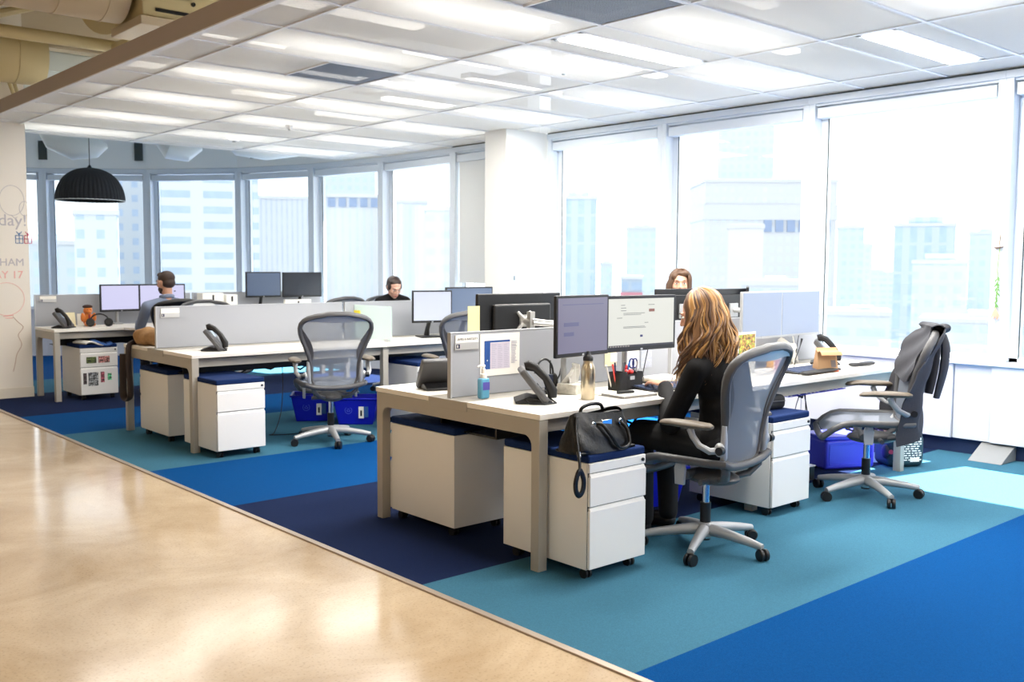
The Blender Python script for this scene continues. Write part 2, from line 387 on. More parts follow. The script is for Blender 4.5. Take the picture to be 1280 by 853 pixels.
# recessed direct fixtures: (column index, y centre)
direct = [(2, cell(4.46)), (1, cell(3.10)), (3, cell(3.1)), (2, cell(0.4)), (1, cell(-1.0)), (3, cell(-1.6))]
ventc = [(1, cell(3.8), 3.71, 4.35), (1, cell(6.49), 3.70, 4.35)]
vcells = {(c, k) for c, k, a, b_ in ventc}
for c in range(len(xs)-1):
    for k in range(len(GY)-1):
        x0, x1, y0, y1 = xs[c], xs[c+1], GY[k], GY[k+1]
        if (c, k) in direct:
            pan_mb.box(x0+0.012, x1-0.012, y0+0.011, y0+0.20, CZ+0.004, CZ+0.007); pan_mb.box(x0+0.012, x1-0.012, y0+0.47, y1-0.011, CZ+0.004, CZ+0.007)
            continue
        if (c, k) in vcells: pan_mb.box(x0+0.012, 3.70, y0+0.011, y1-0.011, CZ+0.004, CZ+0.007); continue
        pan_mb.box(x0+0.012, x1-0.012, y0+0.011, y1-0.011, CZ+0.004, CZ+0.007)
struct(pan_mb.build('ceiling', perf, smooth=False))
LW = area  # room lamps
first_fix = None; first_up = None
for j, (c, k) in enumerate(direct):
    x0, x1, y0 = xs[c], xs[c+1], GY[k]
    names = ['bright strip lamp flush in the ceiling tile left of the tile over the back column', 'ceiling strip lamp cut by the top edge left of the dark grille', 'ceiling strip lamp at the upper right corner of the picture']
    lb = ['bright recessed strip lamp below and right of the large dark grille', 'recessed strip lamp left of the large dark grille at the top edge', 'recessed strip lamp near the top right corner'][j] if j < 3 else ['recessed strip lamp over the carpet right beside the camera', 'recessed strip lamp over the carpet behind the camera', 'recessed strip lamp by the windows behind the camera'][j-3]
    if first_fix is None:
        t = thing('ceiling_lamp', lb, 'ceiling lamp', ((x0+x1)/2, y0+0.335, CZ), 0, 'recessed strip lamps')
        MB().box(-0.60, 0.60, -0.10, 0.10, -0.012, 0.01).build('lens', lens_m, t, bevel=0.008)
        f = MB(); f.box(-0.65, 0.65, -0.135, -0.101, 0, 0.07); f.box(-0.65, 0.65, 0.101, 0.135, 0, 0.07); f.box(-0.65, -0.601, -0.135, 0.135, 0, 0.07); f.box(0.601, 0.65, -0.135, 0.135, 0, 0.07); f.box(-0.65, 0.65, -0.135, 0.135, 0.07, 0.09)
        f.build('housing', white, t, bevel=0.002); first_fix = t
    else: t = dup(first_fix, lb, ((x0+x1)/2, y0+0.335, CZ), 0)
    area('lamp_light', ((x0+x1)/2, y0+0.335, CZ-0.016), 1.2, 0.2, LAMP_W, (1.0, 0.96, 0.90))
# fixtures hung above the perforated panels
ORD = ['first', 'second', 'third', 'fourth', 'fifth', 'sixth', 'seventh', 'eighth', 'ninth', 'tenth', 'eleventh', 'twelfth', 'thirteenth', 'fourteenth', 'fifteenth', 'sixteenth', 'seventeenth', 'eighteenth', 'nineteenth', 'twentieth']
nth = {}
up = []
for c, x in ((1, 3.66), (2, 5.02), (3, 6.34)):
    for k in range(0, len(GY)-2):
        yc = (GY[k]+GY[k+1])/2
        if (k + c) % 2 == 0 or (c, k) in direct or (c, k) in vcells: continue
        if yc < -1: continue
        up.append((x, yc))
for j, (x, yc) in enumerate(up):
    if first_up is None:
        t = thing('ceiling_lamp', '', 'ceiling lamp', (x, yc, CZ+0.28), 0, 'strip lamps above the perforated ceiling')
        MB().box(-0.58, 0.58, -0.07, 0.07, -0.03, 0.0).build('lens', lens_m, t, bevel=0.01)
        MB().box(-0.60, 0.60, -0.075, 0.075, 0.0, 0.05).build('housing', white, t, bevel=0.004)
        first_up = t
    else: t = dup(first_up, '', (x, yc, CZ+0.28))
    cw = {3.66: 'left', 5.02: 'middle', 6.34: 'window-side'}[x]; nth[cw] = nth.get(cw, 0)+1
    t['label'] = '%s strip lamp from the camera above the %s row of perforated ceiling panels' % (ORD[nth[cw]-1], cw)
    if j % 2 == 0 and yc > 1: area('lamp_light', (x, yc, CZ-0.01), 1.2, 0.6, LAMP_W*(0.62 if yc < 7.6 else 0.25), (1.0, 0.96, 0.90))
gl = ['large dark perforated grille in the ceiling at the top centre', 'smaller grey perforated grille in the ceiling over the middle of the room']
for (c, k, a, b_), lb in zip(ventc, gl):
    tt = thing('ceiling_vent', lb, 'air vent', ((a+b_)/2, (GY[k]+GY[k+1])/2, CZ)); w2 = (b_-a)/2-0.01; h2 = 0.32
    MB().box(-w2, w2, -h2, h2, 0.0, 0.004).build('grille', vent_m, tt)
    MB().box(-w2, w2, -h2, h2, 0.06, 0.2).build('plenum_box', mat('grey_duct', (92, 98, 108), 0.6), tt)
    f = MB(); f.box(-w2-.008, w2+.008, -h2-.004, -h2+.008, -.006, 0.02); f.box(-w2-.008, w2+.008, h2-.008, h2+.004, -.006, 0.02); f.box(-w2-.008, -w2+.008, -h2, h2, -.006, 0.02); f.box(w2-.008, w2+.008, -h2, h2, -.006, .02); f.build('frame', white, tt)
# fascia along the edge of the lowered ceiling
struct(MB().box(EDGE-0.03, EDGE, GY[0], WY, CZ, CZ+0.128).build('trim_4', mat('taupe_fascia', (176, 166, 162), 0.6), bevel=0.001))
struct(MB().box(EDGE-0.034, EDGE+0.012, GY[0], WY, CZ-0.008, CZ).build('trim_5', white))
# detectors and sprinkler caps
def disc(label, x, y, r, nm='smoke_detector', cat='smoke detector'):
    t = thing(nm, label, cat, (x, y, CZ-0.004))
    MB().lathe([(0.001, -0.045), (r*0.6, -0.043), (r*0.8, -0.03), (r, -0.012), (r, 0.0)], n=20).build('cover', white, t)
    MB().lathe([(r*0.25, -0.052), (r*0.3, -0.044)], n=12).build('sensor', mat('grey_button', (120, 132, 138)), t)
disc('white smoke detector on the far ceiling above the middle window bays', 5.07, 10.5, 0.07)
disc('round white sprinkler cap on the ceiling right of the brightest strip lamp', 5.05, 5.16, 0.045, 'sprinkler_cap', 'sprinkler')
disc('tiny sprinkler cap on the ceiling left of the back column', 5.05, 9.19, 0.04, 'sprinkler_cap', 'sprinkler')

# ------------------------------------------------------------ open ceiling services
duct_m = mat('beige_painted_duct', (196, 182, 158), 0.55)
cream_m = mat('cream_painted_metal', (206, 192, 150), 0.55)
def duct(label, p0, p1, r, m=duct_m, step=0.35, name='ceiling_duct'):
    p0, p1 = Vector(p0), Vector(p1); L = (p1-p0).length; d = (p1-p0)/L
    t = thing(name, label, 'air duct', p0)
    MB().cyl((0, 0, 0), p1-p0, r, r, 36).build('duct_shell', m, t)
    k = step
    while k < L: MB().cyl(d*(k-0.006), d*(k+0.006), r+0.006, r+0.006, 36).build('seam', m, t); k += step
    return t
duct('wide beige spiral duct running across the top left corner', (-2.5, 7.95, 3.60), (2.90, 7.95, 3.60), 0.30)
duct('lower beige duct in the top left corner, behind the long pipe', (-2.5, 10.35, 3.40), (3.0, 10.35, 3.40), 0.26, cream_m)
tag(MB().cyl((-2, 9.4, 3.42), (4.2, 9.4, 3.42), 0.055, 0.055, 14).build('pipe', cream_m), 'straight beige pipe between the two ducts, top left', 'pipe')
t = thing('duct_elbow', 'short round beige duct stub pointing down beside the spiral duct', 'air duct', (3.2, 9.0, 3.66))
MB().tube([(0.5, 0.25, 0.1), (0.2, 0.05, 0.06), (-0.12, -0.15, 0.0)], [0.24, 0.25, 0.26], 24).build('duct_shell', cream_m, t)
MB().box(0.1, 0.75, -0.1, 0.3, -0.40, -0.24).build('duct_box', cream_m, t, bevel=0.006)
t = thing('air_handling_unit', 'cream box unit with a small control panel hanging at the top left', 'air conditioner', (2.95, 7.62, 3.24))
MB().box(0, 1.5, 0, 0.6, 0.07, 0.7).build('casing', cream_m, t, bevel=0.01)
MB().box(-0.03, 1.5, -0.04, 0.6, 0, 0.07).build('base_tray', duct_m, t, bevel=0.006)
MB().box(0.09, 0.33, -0.016, 0, 0.25, 0.42).build('control_panel', mat('grey_panel', (120, 124, 120), 0.4), t, bevel=0.004)
MB().box(0.10, 0.40, -0.012, 0, 0.12, 0.145).build('vent_slot', black_pl, t)
f = MB()
for z in (0.22, 0.38): f.cyl((0.40, -0.02, z), (0.40, 0, z), 0.016, n=12)
f.build('knob', black_pl, t)
for lb, a, b_ in (('diagonal beige brace at the far top left corner', (1.6, 8.9, 3.3), (3.1, 9.9, 4.08)), ('second diagonal brace, right of the first in the top left corner', (2.3, 9.2, 3.5), (3.6, 9.95, 4.08))):
    tag(MB().cyl(a, b_, 0.035, n=8).build('ceiling_brace', cream_m), lb, 'brace')
f = MB(); f.tube([(2.35, 10.9, 3.42), (2.7, 10.9, 3.42), (2.86, 10.9, 3.36), (2.93, 10.9, 3.1), (2.93, 10.9, 2.98)], 0.02, 8); f.tube([(2.35, 10.8, 3.36), (2.64, 10.8, 3.36), (2.8, 10.8, 3.28), (2.86, 10.8, 3.1), (2.86, 10.8, 2.98)], 0.02, 8)
tag(f.build('conduit', cream_m), 'bent pale conduits at the left edge under the beige duct', 'pipe')
struct(MB().box(3.03, 8.2, 11.76, 11.84, CZ+0.05, SLAB+0.2).build('wall_far', mat('pale_green_grey_paint', (200, 206, 203), 0.8)))
struct(MB().box(-5.2, 3.03, 11.76, 11.84, 3.55, SLAB+0.2).build('wall_far', slab_m))
# beams above the lowered ceiling
bmx = MB()
for y in (1.0, 5.2, 11.2): bmx.box(-5, 7.4, y-0.09, y+0.09, SLAB-0.02, SLAB); bmx.box(-5, 7.4, y-0.01, y+0.01, SLAB-0.4, SLAB); bmx.box(-5, 7.4, y-0.09, y+0.09, SLAB-0.42, SLAB-0.4)
struct(bmx.build('ceiling', duct_m))
# far bay: white ducts and pipe
wduct = mat('white_painted_duct', (232, 236, 236), 0.5)
def lump(label, pts, rr):
    mb = MB(); mb.tube(pts, rr, 20); o = mb.build('flexible_duct', wduct); tag(o, label, 'air duct')
lump('white duct elbow hanging right above the black dome lamp', [(4.0, 13.6, 3.56), (4.0, 13.6, 3.2), (4.06, 13.5, 3.02), (4.25, 13.4, 2.92), (4.5, 13.3, 2.92), (4.62, 13.25, 2.95)], [0.15, 0.16, 0.17, 0.17, 0.13, 0.03])
lump('white lumpy duct over the second far window bay', [(5.35, 13.2, 3.56), (5.35, 13.2, 3.12), (5.42, 13.1, 2.98), (5.62, 13.05, 2.95), (5.8, 13.0, 3.0)], [0.14, 0.15, 0.17, 0.15, 0.04])
lump('long low white duct over the middle far window bays', [(5.75, 12.3, 3.548), (5.78, 12.25, 3.1), (5.95, 12.2, 2.96), (6.3, 12.1, 2.93), (6.7, 12.0, 2.97), (7.0, 11.95, 3.05)], [0.08, 0.09, 0.12, 0.13, 0.10, 0.05])
tag(MB().cyl((3.1, 13.1, 3.09), (5.35, 13.1, 3.03), 0.035, n=10).build('pipe', wduct), 'white straight pipe behind the black dome lamp cable', 'pipe')
for lb, i_, fr in (('dark slot in the soffit left of the black dome lamp', 2, 0.02), ('dark slot in the soffit right of the black dome lamp', 2, 0.93), ('narrow dark slot in the soffit over the middle far windows', 4, 0.25), ('small dark square slot in the soffit near the right far windows', 5, 0.35)):
    p, q = Vector(arc[i_]+(0,)), Vector(arc[i_+1]+(0,)); c = p.lerp(q, fr); d = (q-p).normalized(); o_ = Vector((d.y, -d.x, 0))
    o = tag(MB().box(-0.06, 0.06, -0.02, 0.02, -0.14, 0.14 if i_ == 2 else 0.02).build('soffit_slot', mat('dark_recess', (66, 72, 70), 0.8)), lb, 'slot')
    o.location = c+o_*0.04+Vector((0, 0, 3.10)); o.rotation_euler = (0, 0, math.atan2(d.y, d.x))

# ------------------------------------------------------------ pendant
t = thing('pendant_lamp', 'black ribbed dome pendant lamp hanging by the far windows', 'pendant lamp', (4.14, 12.5, 2.18))
felt = mat('black_felt', (24, 28, 34), 0.9)
def dome(u, v):
    a = u*2*pi; z = v; th = v*pi/2*0.97; r = 0.395*math.cos(th)**0.9
    r *= 1+0.018*abs(math.sin(a*24)); return (r*math.cos(a), r*math.sin(a), 0.40*math.sin(th)**0.95)
MB().grid(dome, 192, 18, 0.006).build('lamp_shade', felt, t)
MB().lathe([(0.02, 0.37), (0.03, 0.40), (0.012, 0.43), (0.004, 0.43)], n=16).build('lamp_cap', black_pl, t)
MB().cyl((0, 0, 0.42), (0, 0, 1.36), 0.005, n=6).build('cable', black_pl, t)
MB().lathe([(0.001, 0.12), (0.09, 0.125), (0.12, 0.18), (0.06, 0.28)], n=20).build('bulb', mat('opal_bulb', (250, 245, 235), 0.4), t)
MB().tube([(0.397*math.cos(2*pi*k/48), 0.397*math.sin(2*pi*k/48), 0.0) for k in range(48)], 0.006, 6, closed=True).build('rim', mat('pale_rim', (200, 205, 208), 0.5), t)

# ------------------------------------------------------------ city outside
GROUND = -90.0
def facade(name, style, wcol=(196, 214, 232), body=(236, 240, 244)):
    m = mat(name, body, 0.7); nt = m.node_tree; b = nt.nodes['Principled BSDF']
    tc = nt.nodes.new('ShaderNodeTexCoord'); sx = nt.nodes.new('ShaderNodeSeparateXYZ'); nt.links.new(tc.outputs['Object'], sx.inputs[0])
    def M(op, a, bb=None):
        n_ = nt.nodes.new('ShaderNodeMath'); n_.operation = op
        for i, v in enumerate((a, bb)):
            if v is None: continue
            if isinstance(v, (int, float)): n_.inputs[i].default_value = v
            else: nt.links.new(v, n_.inputs[i])
        return n_.outputs[0]
    hor = M('ADD', sx.outputs[0], sx.outputs[1])
    pu, fu, pv, fv = {'v': (4.2, .5, 9.0, .9), 'g': (3.2, .55, 3.4, .55), 'g2': (2.4, .5, 2.9, .5), 'r': (5, .8, 4, .6), 'b': (9, .0, 9, .0), 'h': (6.5, .8, 3.9, .42),
                      'H': (9.4, .70, 3.55, .48), 's': (3.5, .42, 3.55, .5), 'V': (1.5, .36, 900, .97), 'V2': (2.3, .3, 900, .97), 'V3': (2.2, .35, 900, .97)}[style]
    u = M('LESS_THAN', M('FRACT', M('MULTIPLY', hor, 1/pu)), fu) if fu else 0.0
    v = M('LESS_THAN', M('FRACT', M('MULTIPLY', sx.outputs[2], 1/pv)), fv)
    msk = M('MULTIPLY', u, v)
    n1 = nt.nodes.new('ShaderNodeTexNoise'); n1.inputs['Scale'].default_value = 0.35; nt.links.new(tc.outputs['Object'], n1.inputs['Vector'])
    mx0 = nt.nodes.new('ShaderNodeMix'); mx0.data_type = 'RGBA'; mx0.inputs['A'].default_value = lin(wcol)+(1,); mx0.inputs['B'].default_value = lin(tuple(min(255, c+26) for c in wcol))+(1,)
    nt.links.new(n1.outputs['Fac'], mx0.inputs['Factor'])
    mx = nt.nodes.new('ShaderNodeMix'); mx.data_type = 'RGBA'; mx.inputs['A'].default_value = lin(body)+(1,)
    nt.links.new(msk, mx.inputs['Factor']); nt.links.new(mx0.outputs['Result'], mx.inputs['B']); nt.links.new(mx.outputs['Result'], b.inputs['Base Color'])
    return m
CITY = [
    ('pale glass tower with blue vertical bands, alone at the left of the first right-hand window', 227.4, 225.1, 45.3, 12.0, 23.8, 'v'),
    ('small pale blue block low behind the first right-hand window', 307.1, 286.5, 47.0, 5.1, 2.8, 'g'),
    ('pale stepped tower block low in the first right-hand window', 287.0, 249.1, 49.0, 12.2, 16.4, 'g'),
    ('low blue building with a red band, left of the woman by the window', 224.5, 199.0, 48.5, 6.3, -1.7, 'r'),
    ('tall slim tower with pale blue windows rising behind the broad white block', 351.1, 248.3, 54.7, 23.0, 71.3, 'g'),
    ('broad white office block with a row of dark top windows in the middle window', 249.2, 167.0, 56.2, 38.6, 27.0, 'g2'),
    ('plain white slab in front of the broad white office block', 192.1, 135.3, 54.8, 8.0, 11.2, 'b'),
    ('low grey building at the foot of the middle window', 149.7, 99.9, 56.3, 10.3, -1.0, 'h'),
    ('pale tower at the left of the large right-hand window', 365.5, 207.0, 60.5, 10.1, 17.7, 'g'),
    ('narrow pale tower second from the left in the large right-hand window', 456.1, 249.8, 61.3, 6.0, 12.8, 'g'),
    ('tall glass tower with blue vertical bands in the large right-hand window', 297.2, 143.5, 64.2, 17.5, 15.0, 'v'),
    ('wide pale tower in front of the tall glass tower in the large right-hand window', 235.7, 109.7, 65.0, 12.3, 3.2, 'g'),
    ('pale blue gridded tower at the right end of the large right-hand window', 323.2, 134.2, 67.4, 12.5, 13.0, 'g'),
    ('low pale building behind the far end of the nearest desk', 174.8, 97.2, 60.9, 11.9, -7.0, 'h'),
    ('low pale building behind the jacket-draped chair', 202.6, 85.7, 67.1, 22.0, -8.9, 'h'),
    ('pale tower beyond the last window at the right edge', 281.4, 104.0, 69.7, 13.0, 10.6, 'g'),
    ('large white building with horizontal window strips behind the far left windows', 97.9, 219.1, 24.1, 25.0, 72.3, 'H'),
    ('white building with small square windows left of the strip-windowed building', 91.2, 245.6, 20.4, 6.3, 77.0, 's'),
    ('white block with dark vertical stripes behind the dark pair of monitors', 143.4, 263.5, 28.6, 17.2, 21.5, 'V'),
    ('blue glass tower rising over the crowned white building', 222.5, 356.2, 32.0, 23.4, 51.5, 'g'),
    ('white building with a row of dark crown windows and vertical fins', 171.8, 270.0, 32.5, 19.7, 23.7, 'V2'),
    ('white building with a flat dark roof line left of the column', 174.1, 244.3, 35.5, 11.2, 20.9, 'V3'),
    ('pale blue building beside the lowered roller blind', 139.5, 182.9, 37.3, 7.1, 14.9, 'h'),
    ('low pale building behind the far left windows', 63.7, 189.6, 18.6, 7.6, 11.4, 's'),
    ('pale building at the far left edge of the windows', 64.5, 220.8, 16.3, 10.5, 6.2, 'g'),
]
FC = {'v': ((131, 149, 167), (159, 169, 179)), 'g': ((147, 162, 176), (168, 175, 180)), 'g2': ((159, 167, 175), (171, 173, 177)), 'r': ((117, 135, 155), (141, 153, 165)), 'b': ((176, 176, 176), (180, 180, 180)),  # city haze is put into these pale, low-contrast facade colours
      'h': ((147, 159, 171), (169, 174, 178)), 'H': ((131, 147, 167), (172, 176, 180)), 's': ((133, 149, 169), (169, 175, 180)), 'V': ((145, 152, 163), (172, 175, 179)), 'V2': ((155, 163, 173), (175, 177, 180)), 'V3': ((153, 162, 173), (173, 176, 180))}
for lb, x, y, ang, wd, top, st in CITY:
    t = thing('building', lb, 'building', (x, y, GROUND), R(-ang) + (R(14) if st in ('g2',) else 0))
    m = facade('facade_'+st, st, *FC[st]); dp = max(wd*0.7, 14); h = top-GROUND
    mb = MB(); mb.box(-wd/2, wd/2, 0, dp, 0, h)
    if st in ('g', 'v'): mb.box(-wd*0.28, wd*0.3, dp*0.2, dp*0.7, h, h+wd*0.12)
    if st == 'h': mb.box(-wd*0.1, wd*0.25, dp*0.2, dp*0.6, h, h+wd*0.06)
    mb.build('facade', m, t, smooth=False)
    roof = mat('pale_concrete', (172, 174, 178), 0.8); dk = mat('crown_glass', (116, 132, 158), 0.5)
    rb = MB(); rb.box(-wd/2-0.3, wd/2+0.3, -0.3, dp+0.3, h-1.0, h-0.1)
    if st == 'g2': rb.box(-wd/2-0.3, wd/2+0.3, -0.3, dp, h-12, h-7.5)
    rb.build('parapet', roof, t, smooth=False)
    if st in ('g2', 'V2'):
        cb_ = MB(); k = -wd/2+1; zt = h-7.5 if st == 'g2' else h-1
        k0 = -wd*0.05 if st == 'g2' else -wd/2+1
        k = k0
        while k < wd/2-3: cb_.box(k, k+2.3, -0.4, 0.1, (h-15.5 if st == 'g2' else h-4), (h-12 if st == 'g2' else h-1.2)); k += 3.4
        cb_.build('crown_window', dk, t, smooth=False)
    if st == 'r':
        MB().box(-wd/2-.2, wd/2+.2, -0.4, 0, h-8, h-5).build('red_band', mat('faded_red_sign', (168, 112, 122), 0.6), t)
o = struct(MB().box(-900, 1400, 60, 1500, GROUND-2, GROUND).build('city_ground', mat('pale_streets', (118, 124, 130), 0.9, noise=0.1, nscale=0.05)))
random.seed(11)
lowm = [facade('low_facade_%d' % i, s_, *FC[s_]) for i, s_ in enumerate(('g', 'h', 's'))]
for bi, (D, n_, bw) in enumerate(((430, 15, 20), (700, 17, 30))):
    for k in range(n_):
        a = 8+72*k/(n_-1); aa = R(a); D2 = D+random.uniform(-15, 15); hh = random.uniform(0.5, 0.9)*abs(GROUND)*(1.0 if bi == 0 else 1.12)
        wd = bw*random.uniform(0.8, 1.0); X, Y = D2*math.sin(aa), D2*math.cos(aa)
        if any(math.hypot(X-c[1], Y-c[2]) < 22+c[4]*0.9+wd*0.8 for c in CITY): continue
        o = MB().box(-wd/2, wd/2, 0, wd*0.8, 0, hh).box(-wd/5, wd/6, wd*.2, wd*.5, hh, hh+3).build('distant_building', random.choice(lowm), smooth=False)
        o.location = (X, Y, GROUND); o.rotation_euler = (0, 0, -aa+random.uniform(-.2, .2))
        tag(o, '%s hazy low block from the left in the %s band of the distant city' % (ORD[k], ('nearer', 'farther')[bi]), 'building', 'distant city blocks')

# ------------------------------------------------------------ benches
def arch(depth, top=0.712, rail=0.078, lw=0.055, r=0.05):
    pts = [(0, 0), (0, top), (depth, top), (depth, 0), (depth-lw, 0), (depth-lw, top-rail-r)]
    pts += [(depth-lw-r+r*math.cos(a), top-rail-r+r*math.sin(a)) for a in [R(d) for d in (15, 35, 55, 75, 90)]]
    pts += [(lw+r-r*math.cos(a), top-rail-r+r*math.sin(a)) for a in [R(d) for d in (90, 75, 55, 35, 15)]]
    pts += [(lw, top-rail-r), (lw, 0)]
    return pts
edge_m = mat('laminate_edge', (226, 220, 208), 0.45)
def bench(label, x0, y0, depth=1.34, mods=2, L=1.745, divider_y=0.70):
    t = thing('bench_desk', label, 'desk', (x0, y0, 0))
    two = depth > 1
    fr = 0.53 if two else depth
    for i in range(mods):
        MB().box(i*L+0.002, (i+1)*L-0.002, 0, fr, 0.713, 0.74).build('worktop', lam_white, t, bevel=0.0025)
        if two: MB().box(i*L+0.002, (i+1)*L-0.002, 0.85, depth, 0.713, 0.74).build('worktop', lam_white, t, bevel=0.0025)
    for x in (0.004, mods*L-0.06):
        MB().prism(arch(depth-0.012), x, x+0.055, 'x').build('leg_frame', leg_beige, t, bevel=0.004).location = (0, 0.006, 0)
    f = MB()
    for i in range(1, mods):
        for y in ((0.03, depth-0.08) if two else (0.03,)):
            MB().box(i*L-0.0275, i*L+0.0275, y, y+0.055, 0, 0.712).build('leg', leg_beige, t, bevel=0.004)
    if two:
        MB().box(0.0, mods*L, 0.532, 0.848, 0.69, 0.7385).build('spine_cover', leg_beige, t, bevel=0.002)
    b = MB(); b.box(0.06, mods*L-0.06, 0.07, 0.11, 0.64, 0.70); b.box(0.06, mods*L-0.06, depth-0.12, depth-0.08, 0.64, 0.70); b.build('support_beam', leg_beige, t)
    tr = MB()
    for i in range(mods):
        a, c = i*L+0.12, (i+1)*L-0.12
        yc = 0.44 if two else 0.36
        tr.box(a, c, yc, yc+0.012, 0.56, 0.66); tr.box(a, c, yc, yc+0.22, 0.55, 0.56)
        if two: tr.box(a, c, depth-yc-0.012, depth-yc, 0.56, 0.66); tr.box(a, c, depth-yc-.22, depth-yc, 0.55, 0.56)
        for q in range(5): tr.tube([(a+0.1+q*0.28, yc+0.08, 0.57), (a+0.2+q*0.28, yc+0.02, 0.54-0.02*(q % 2)), (a+0.36+q*0.28, yc+0.1, 0.575)], 0.008, 6)
        tr.box(a+0.1, a+0.5, yc+0.03, yc+0.09, 0.56, 0.61)
    tr.build('cable_tray', black_pl, t)
    if divider_y:
        for i in range(mods):
            MB().box(i*L+0.03, (i+1)*L-0.006, divider_y-0.012, divider_y+0.012, 0.742, 1.07).build('divider_panel', panel_grey, t, bevel=0.003)
            f = MB(); f.box(i*L+0.022, i*L+0.031, divider_y-0.014, divider_y+0.014, 0.74, 1.073); f.box(i*L+0.022, (i+1)*L-0.006, divider_y-0.013, divider_y+0.013, 1.070, 1.075)
            f.build('divider_frame', mat('divider_frame_alu', (188, 190, 194), 0.4, metal=0.4), t)
    return t
deskA = bench('nearest white bench desk with grey spine divider, where the blonde woman works', 3.02, 3.22)
deskB = bench('long white bench desk in the middle row, behind the empty grey chair and blue bins', 3.00, 6.97, 1.38, divider_y=0.73)
deskC = bench('white bench desk of the far row by the whiteboard wall, where the man works', 3.07, 10.46, 0.66, divider_y=0.72)
# the extra return top at the man's place
MB().prism([(0.70, 0.0), (1.05, 0.0), (1.05, -0.02), (0.93, -0.42), (0.86, -0.42)], 0.713, 0.739).build('worktop', lam_white, deskC, bevel=0.002)
# frosted side screen on the middle row
MB().box(1.86, 1.872, 0.12, 0.71, 0.745, 1.05).build('frosted_screen', frosted, deskB, bevel=0.001)
MB().box(1.84, 1.89, 0.14, 0.2, 0.74, 0.765).build('screen_clamp', silver_pl, deskB, bevel=0.003)
MB().box(1.845, 1.855, 0.60, 0.69, 0.96, 1.0).build('screen_tab', mat('yellow_note', (240, 224, 60), 0.7), deskB)
# name plates and notices on the dividers
plate_m = mat('plate_silver', (196, 196, 196), 0.35, metal=0.3)
def nameplate(label, x, y, z, words, w_=0.155, h=0.075):
    t = thing('name_plate', label, 'name plate', (x, y, z))
    MB().box(0, w_, -0.006, 0, 0, h*0.5).build('plate_base', plate_m, t, bevel=0.001)
    MB().box(0.004, w_, -0.005, 0, h*0.5, h).build('name_card', paper, t)
    b = MB(); b.box(0.008, 0.03, -0.0075, -0.005, 0.008, 0.030); b.build('number_badge', mat('dark_badge', (30, 36, 70), 0.5), t)
    MB().box(0.013, 0.018, -0.0085, -0.007, 0.012, 0.026).build('badge_mark', paper, t)
    if words: text(words, h*0.21, mat('grey_ink', (110, 105, 105), 0.7), 'lettering', t, (0.016, -0.0055, h*0.66), (R(90), 0, 0))
    return t
nameplate('silver name plate with grey lettering on the nearest desk divider', 3.066, 3.907, 0.985, 'JAMES & BARTLETT')
nameplate('white name plate at the near end of the middle desk divider', 3.06, 7.687, 0.985, '', 0.155, 0.075)
nameplate('white name plate on the divider at the far left, above the desk phone', 3.14, 11.165, 0.995, '', 0.17, 0.065)
t = thing('schedule_sheet', 'printed timetable sheet with a dark blue column pinned to the nearest divider', 'notice', (3.235, 3.9065, 0.838))
MB().box(0, 0.275, -0.0015, 0, 0, 0.222).build('sheet', paper, t)
bl = mat('print_blue', (30, 78, 150), 0.7); ink = mat('pale_print', (176, 172, 190), 0.8); ink2 = mat('pale_table_print', (206, 200, 216), 0.8)
f = MB(); f.box(0.028, 0.068, -0.0025, -0.0015, 0.035, 0.175); f.box(0.028, 0.205, -0.0025, -0.0015, 0.175, 0.185); f.build('blue_column', bl, t)
f = MB(); f.box(0.072, 0.205, -0.0022, -0.0015, 0.035, 0.172); f.build('table_tint', ink2, t)
f = MB()
random.seed(3)
for c in range(3):
    for r_ in range(13): f.box(0.078+c*0.043, 0.078+c*0.043+random.uniform(0.02, 0.034), -0.003, -0.0022, 0.042+r_*0.0098, 0.0445+r_*0.0098)
for r_ in range(14): f.box(0.215, 0.215+random.uniform(0.02, 0.042), -0.003, -0.0015, 0.06+r_*0.0088, 0.063+r_*0.0088)
f.build('printed_lines', ink, t)
f = MB(); f.box(0.043, 0.052, -0.003, -0.0025, 0.08, 0.083); f.box(0.046, 0.049, -0.003, -0.0025, 0.077, 0.086); f.build('column_mark', paper, t)

# ------------------------------------------------------------ pedestals
gap_m = mat('dark_gap', (52, 52, 54), 0.7)
def make_cab(label):
    t = thing('drawer_pedestal', label, 'drawer cabinet', (0, 0, 0), 0, 'drawer pedestals')
    b = MB(); b.box(-0.19, 0.19, -0.275, 0.29, 0.055, 0.54); b.box(-0.188, 0.188, -0.29, -0.275, 0.497, 0.54)
    b.build('body', steel_white, t, bevel=0.0025)
    MB().box(-0.186, 0.186, -0.2765, -0.27, 0.06, 0.497).build('recess', gap_m, t)
    for z0, z1 in ((0.345, 0.478), (0.06, 0.325)):
        d = MB().box(-0.188, 0.188, -0.294, -0.278, z0, z1).build('drawer', steel_white, t, bevel=0.003)
        MB().prism([(-0.294, z1-0.002), (-0.278, z1-0.004), (-0.278, z1+0.014), (-0.284, z1+0.016)], -0.183, 0.183, 'x').build('handle', steel_white, d, bevel=0.001)
    lk = MB(); lk.cyl((0.165, -0.289, 0.518), (0.165, -0.297, 0.518), 0.008, n=12); lk.build('lock', black_pl, t)
    MB().box(-0.19, 0.19, -0.285, 0.29, 0.5405, 0.578).build('cushion', navy_fab, t, bevel=0.010, seg=3)
    for x in (-0.145, 0.145):
        for y in (-0.23, 0.23):
            c = MB()
            for s in (-0.012, 0.012): c.cyl((x+s-0.006, y, 0.024), (x+s+0.006, y, 0.024), 0.023, n=14)
            c.box(x-0.006, x+0.006, y-0.012, y+0.012, 0.02, 0.055); c.build('caster', black_pl, t)
    return t
cab = make_cab('white drawer pedestal carrying the black handbag, nearest to the camera')
cab.location = (3.285, 3.265, 0)
G = 'drawer pedestals'
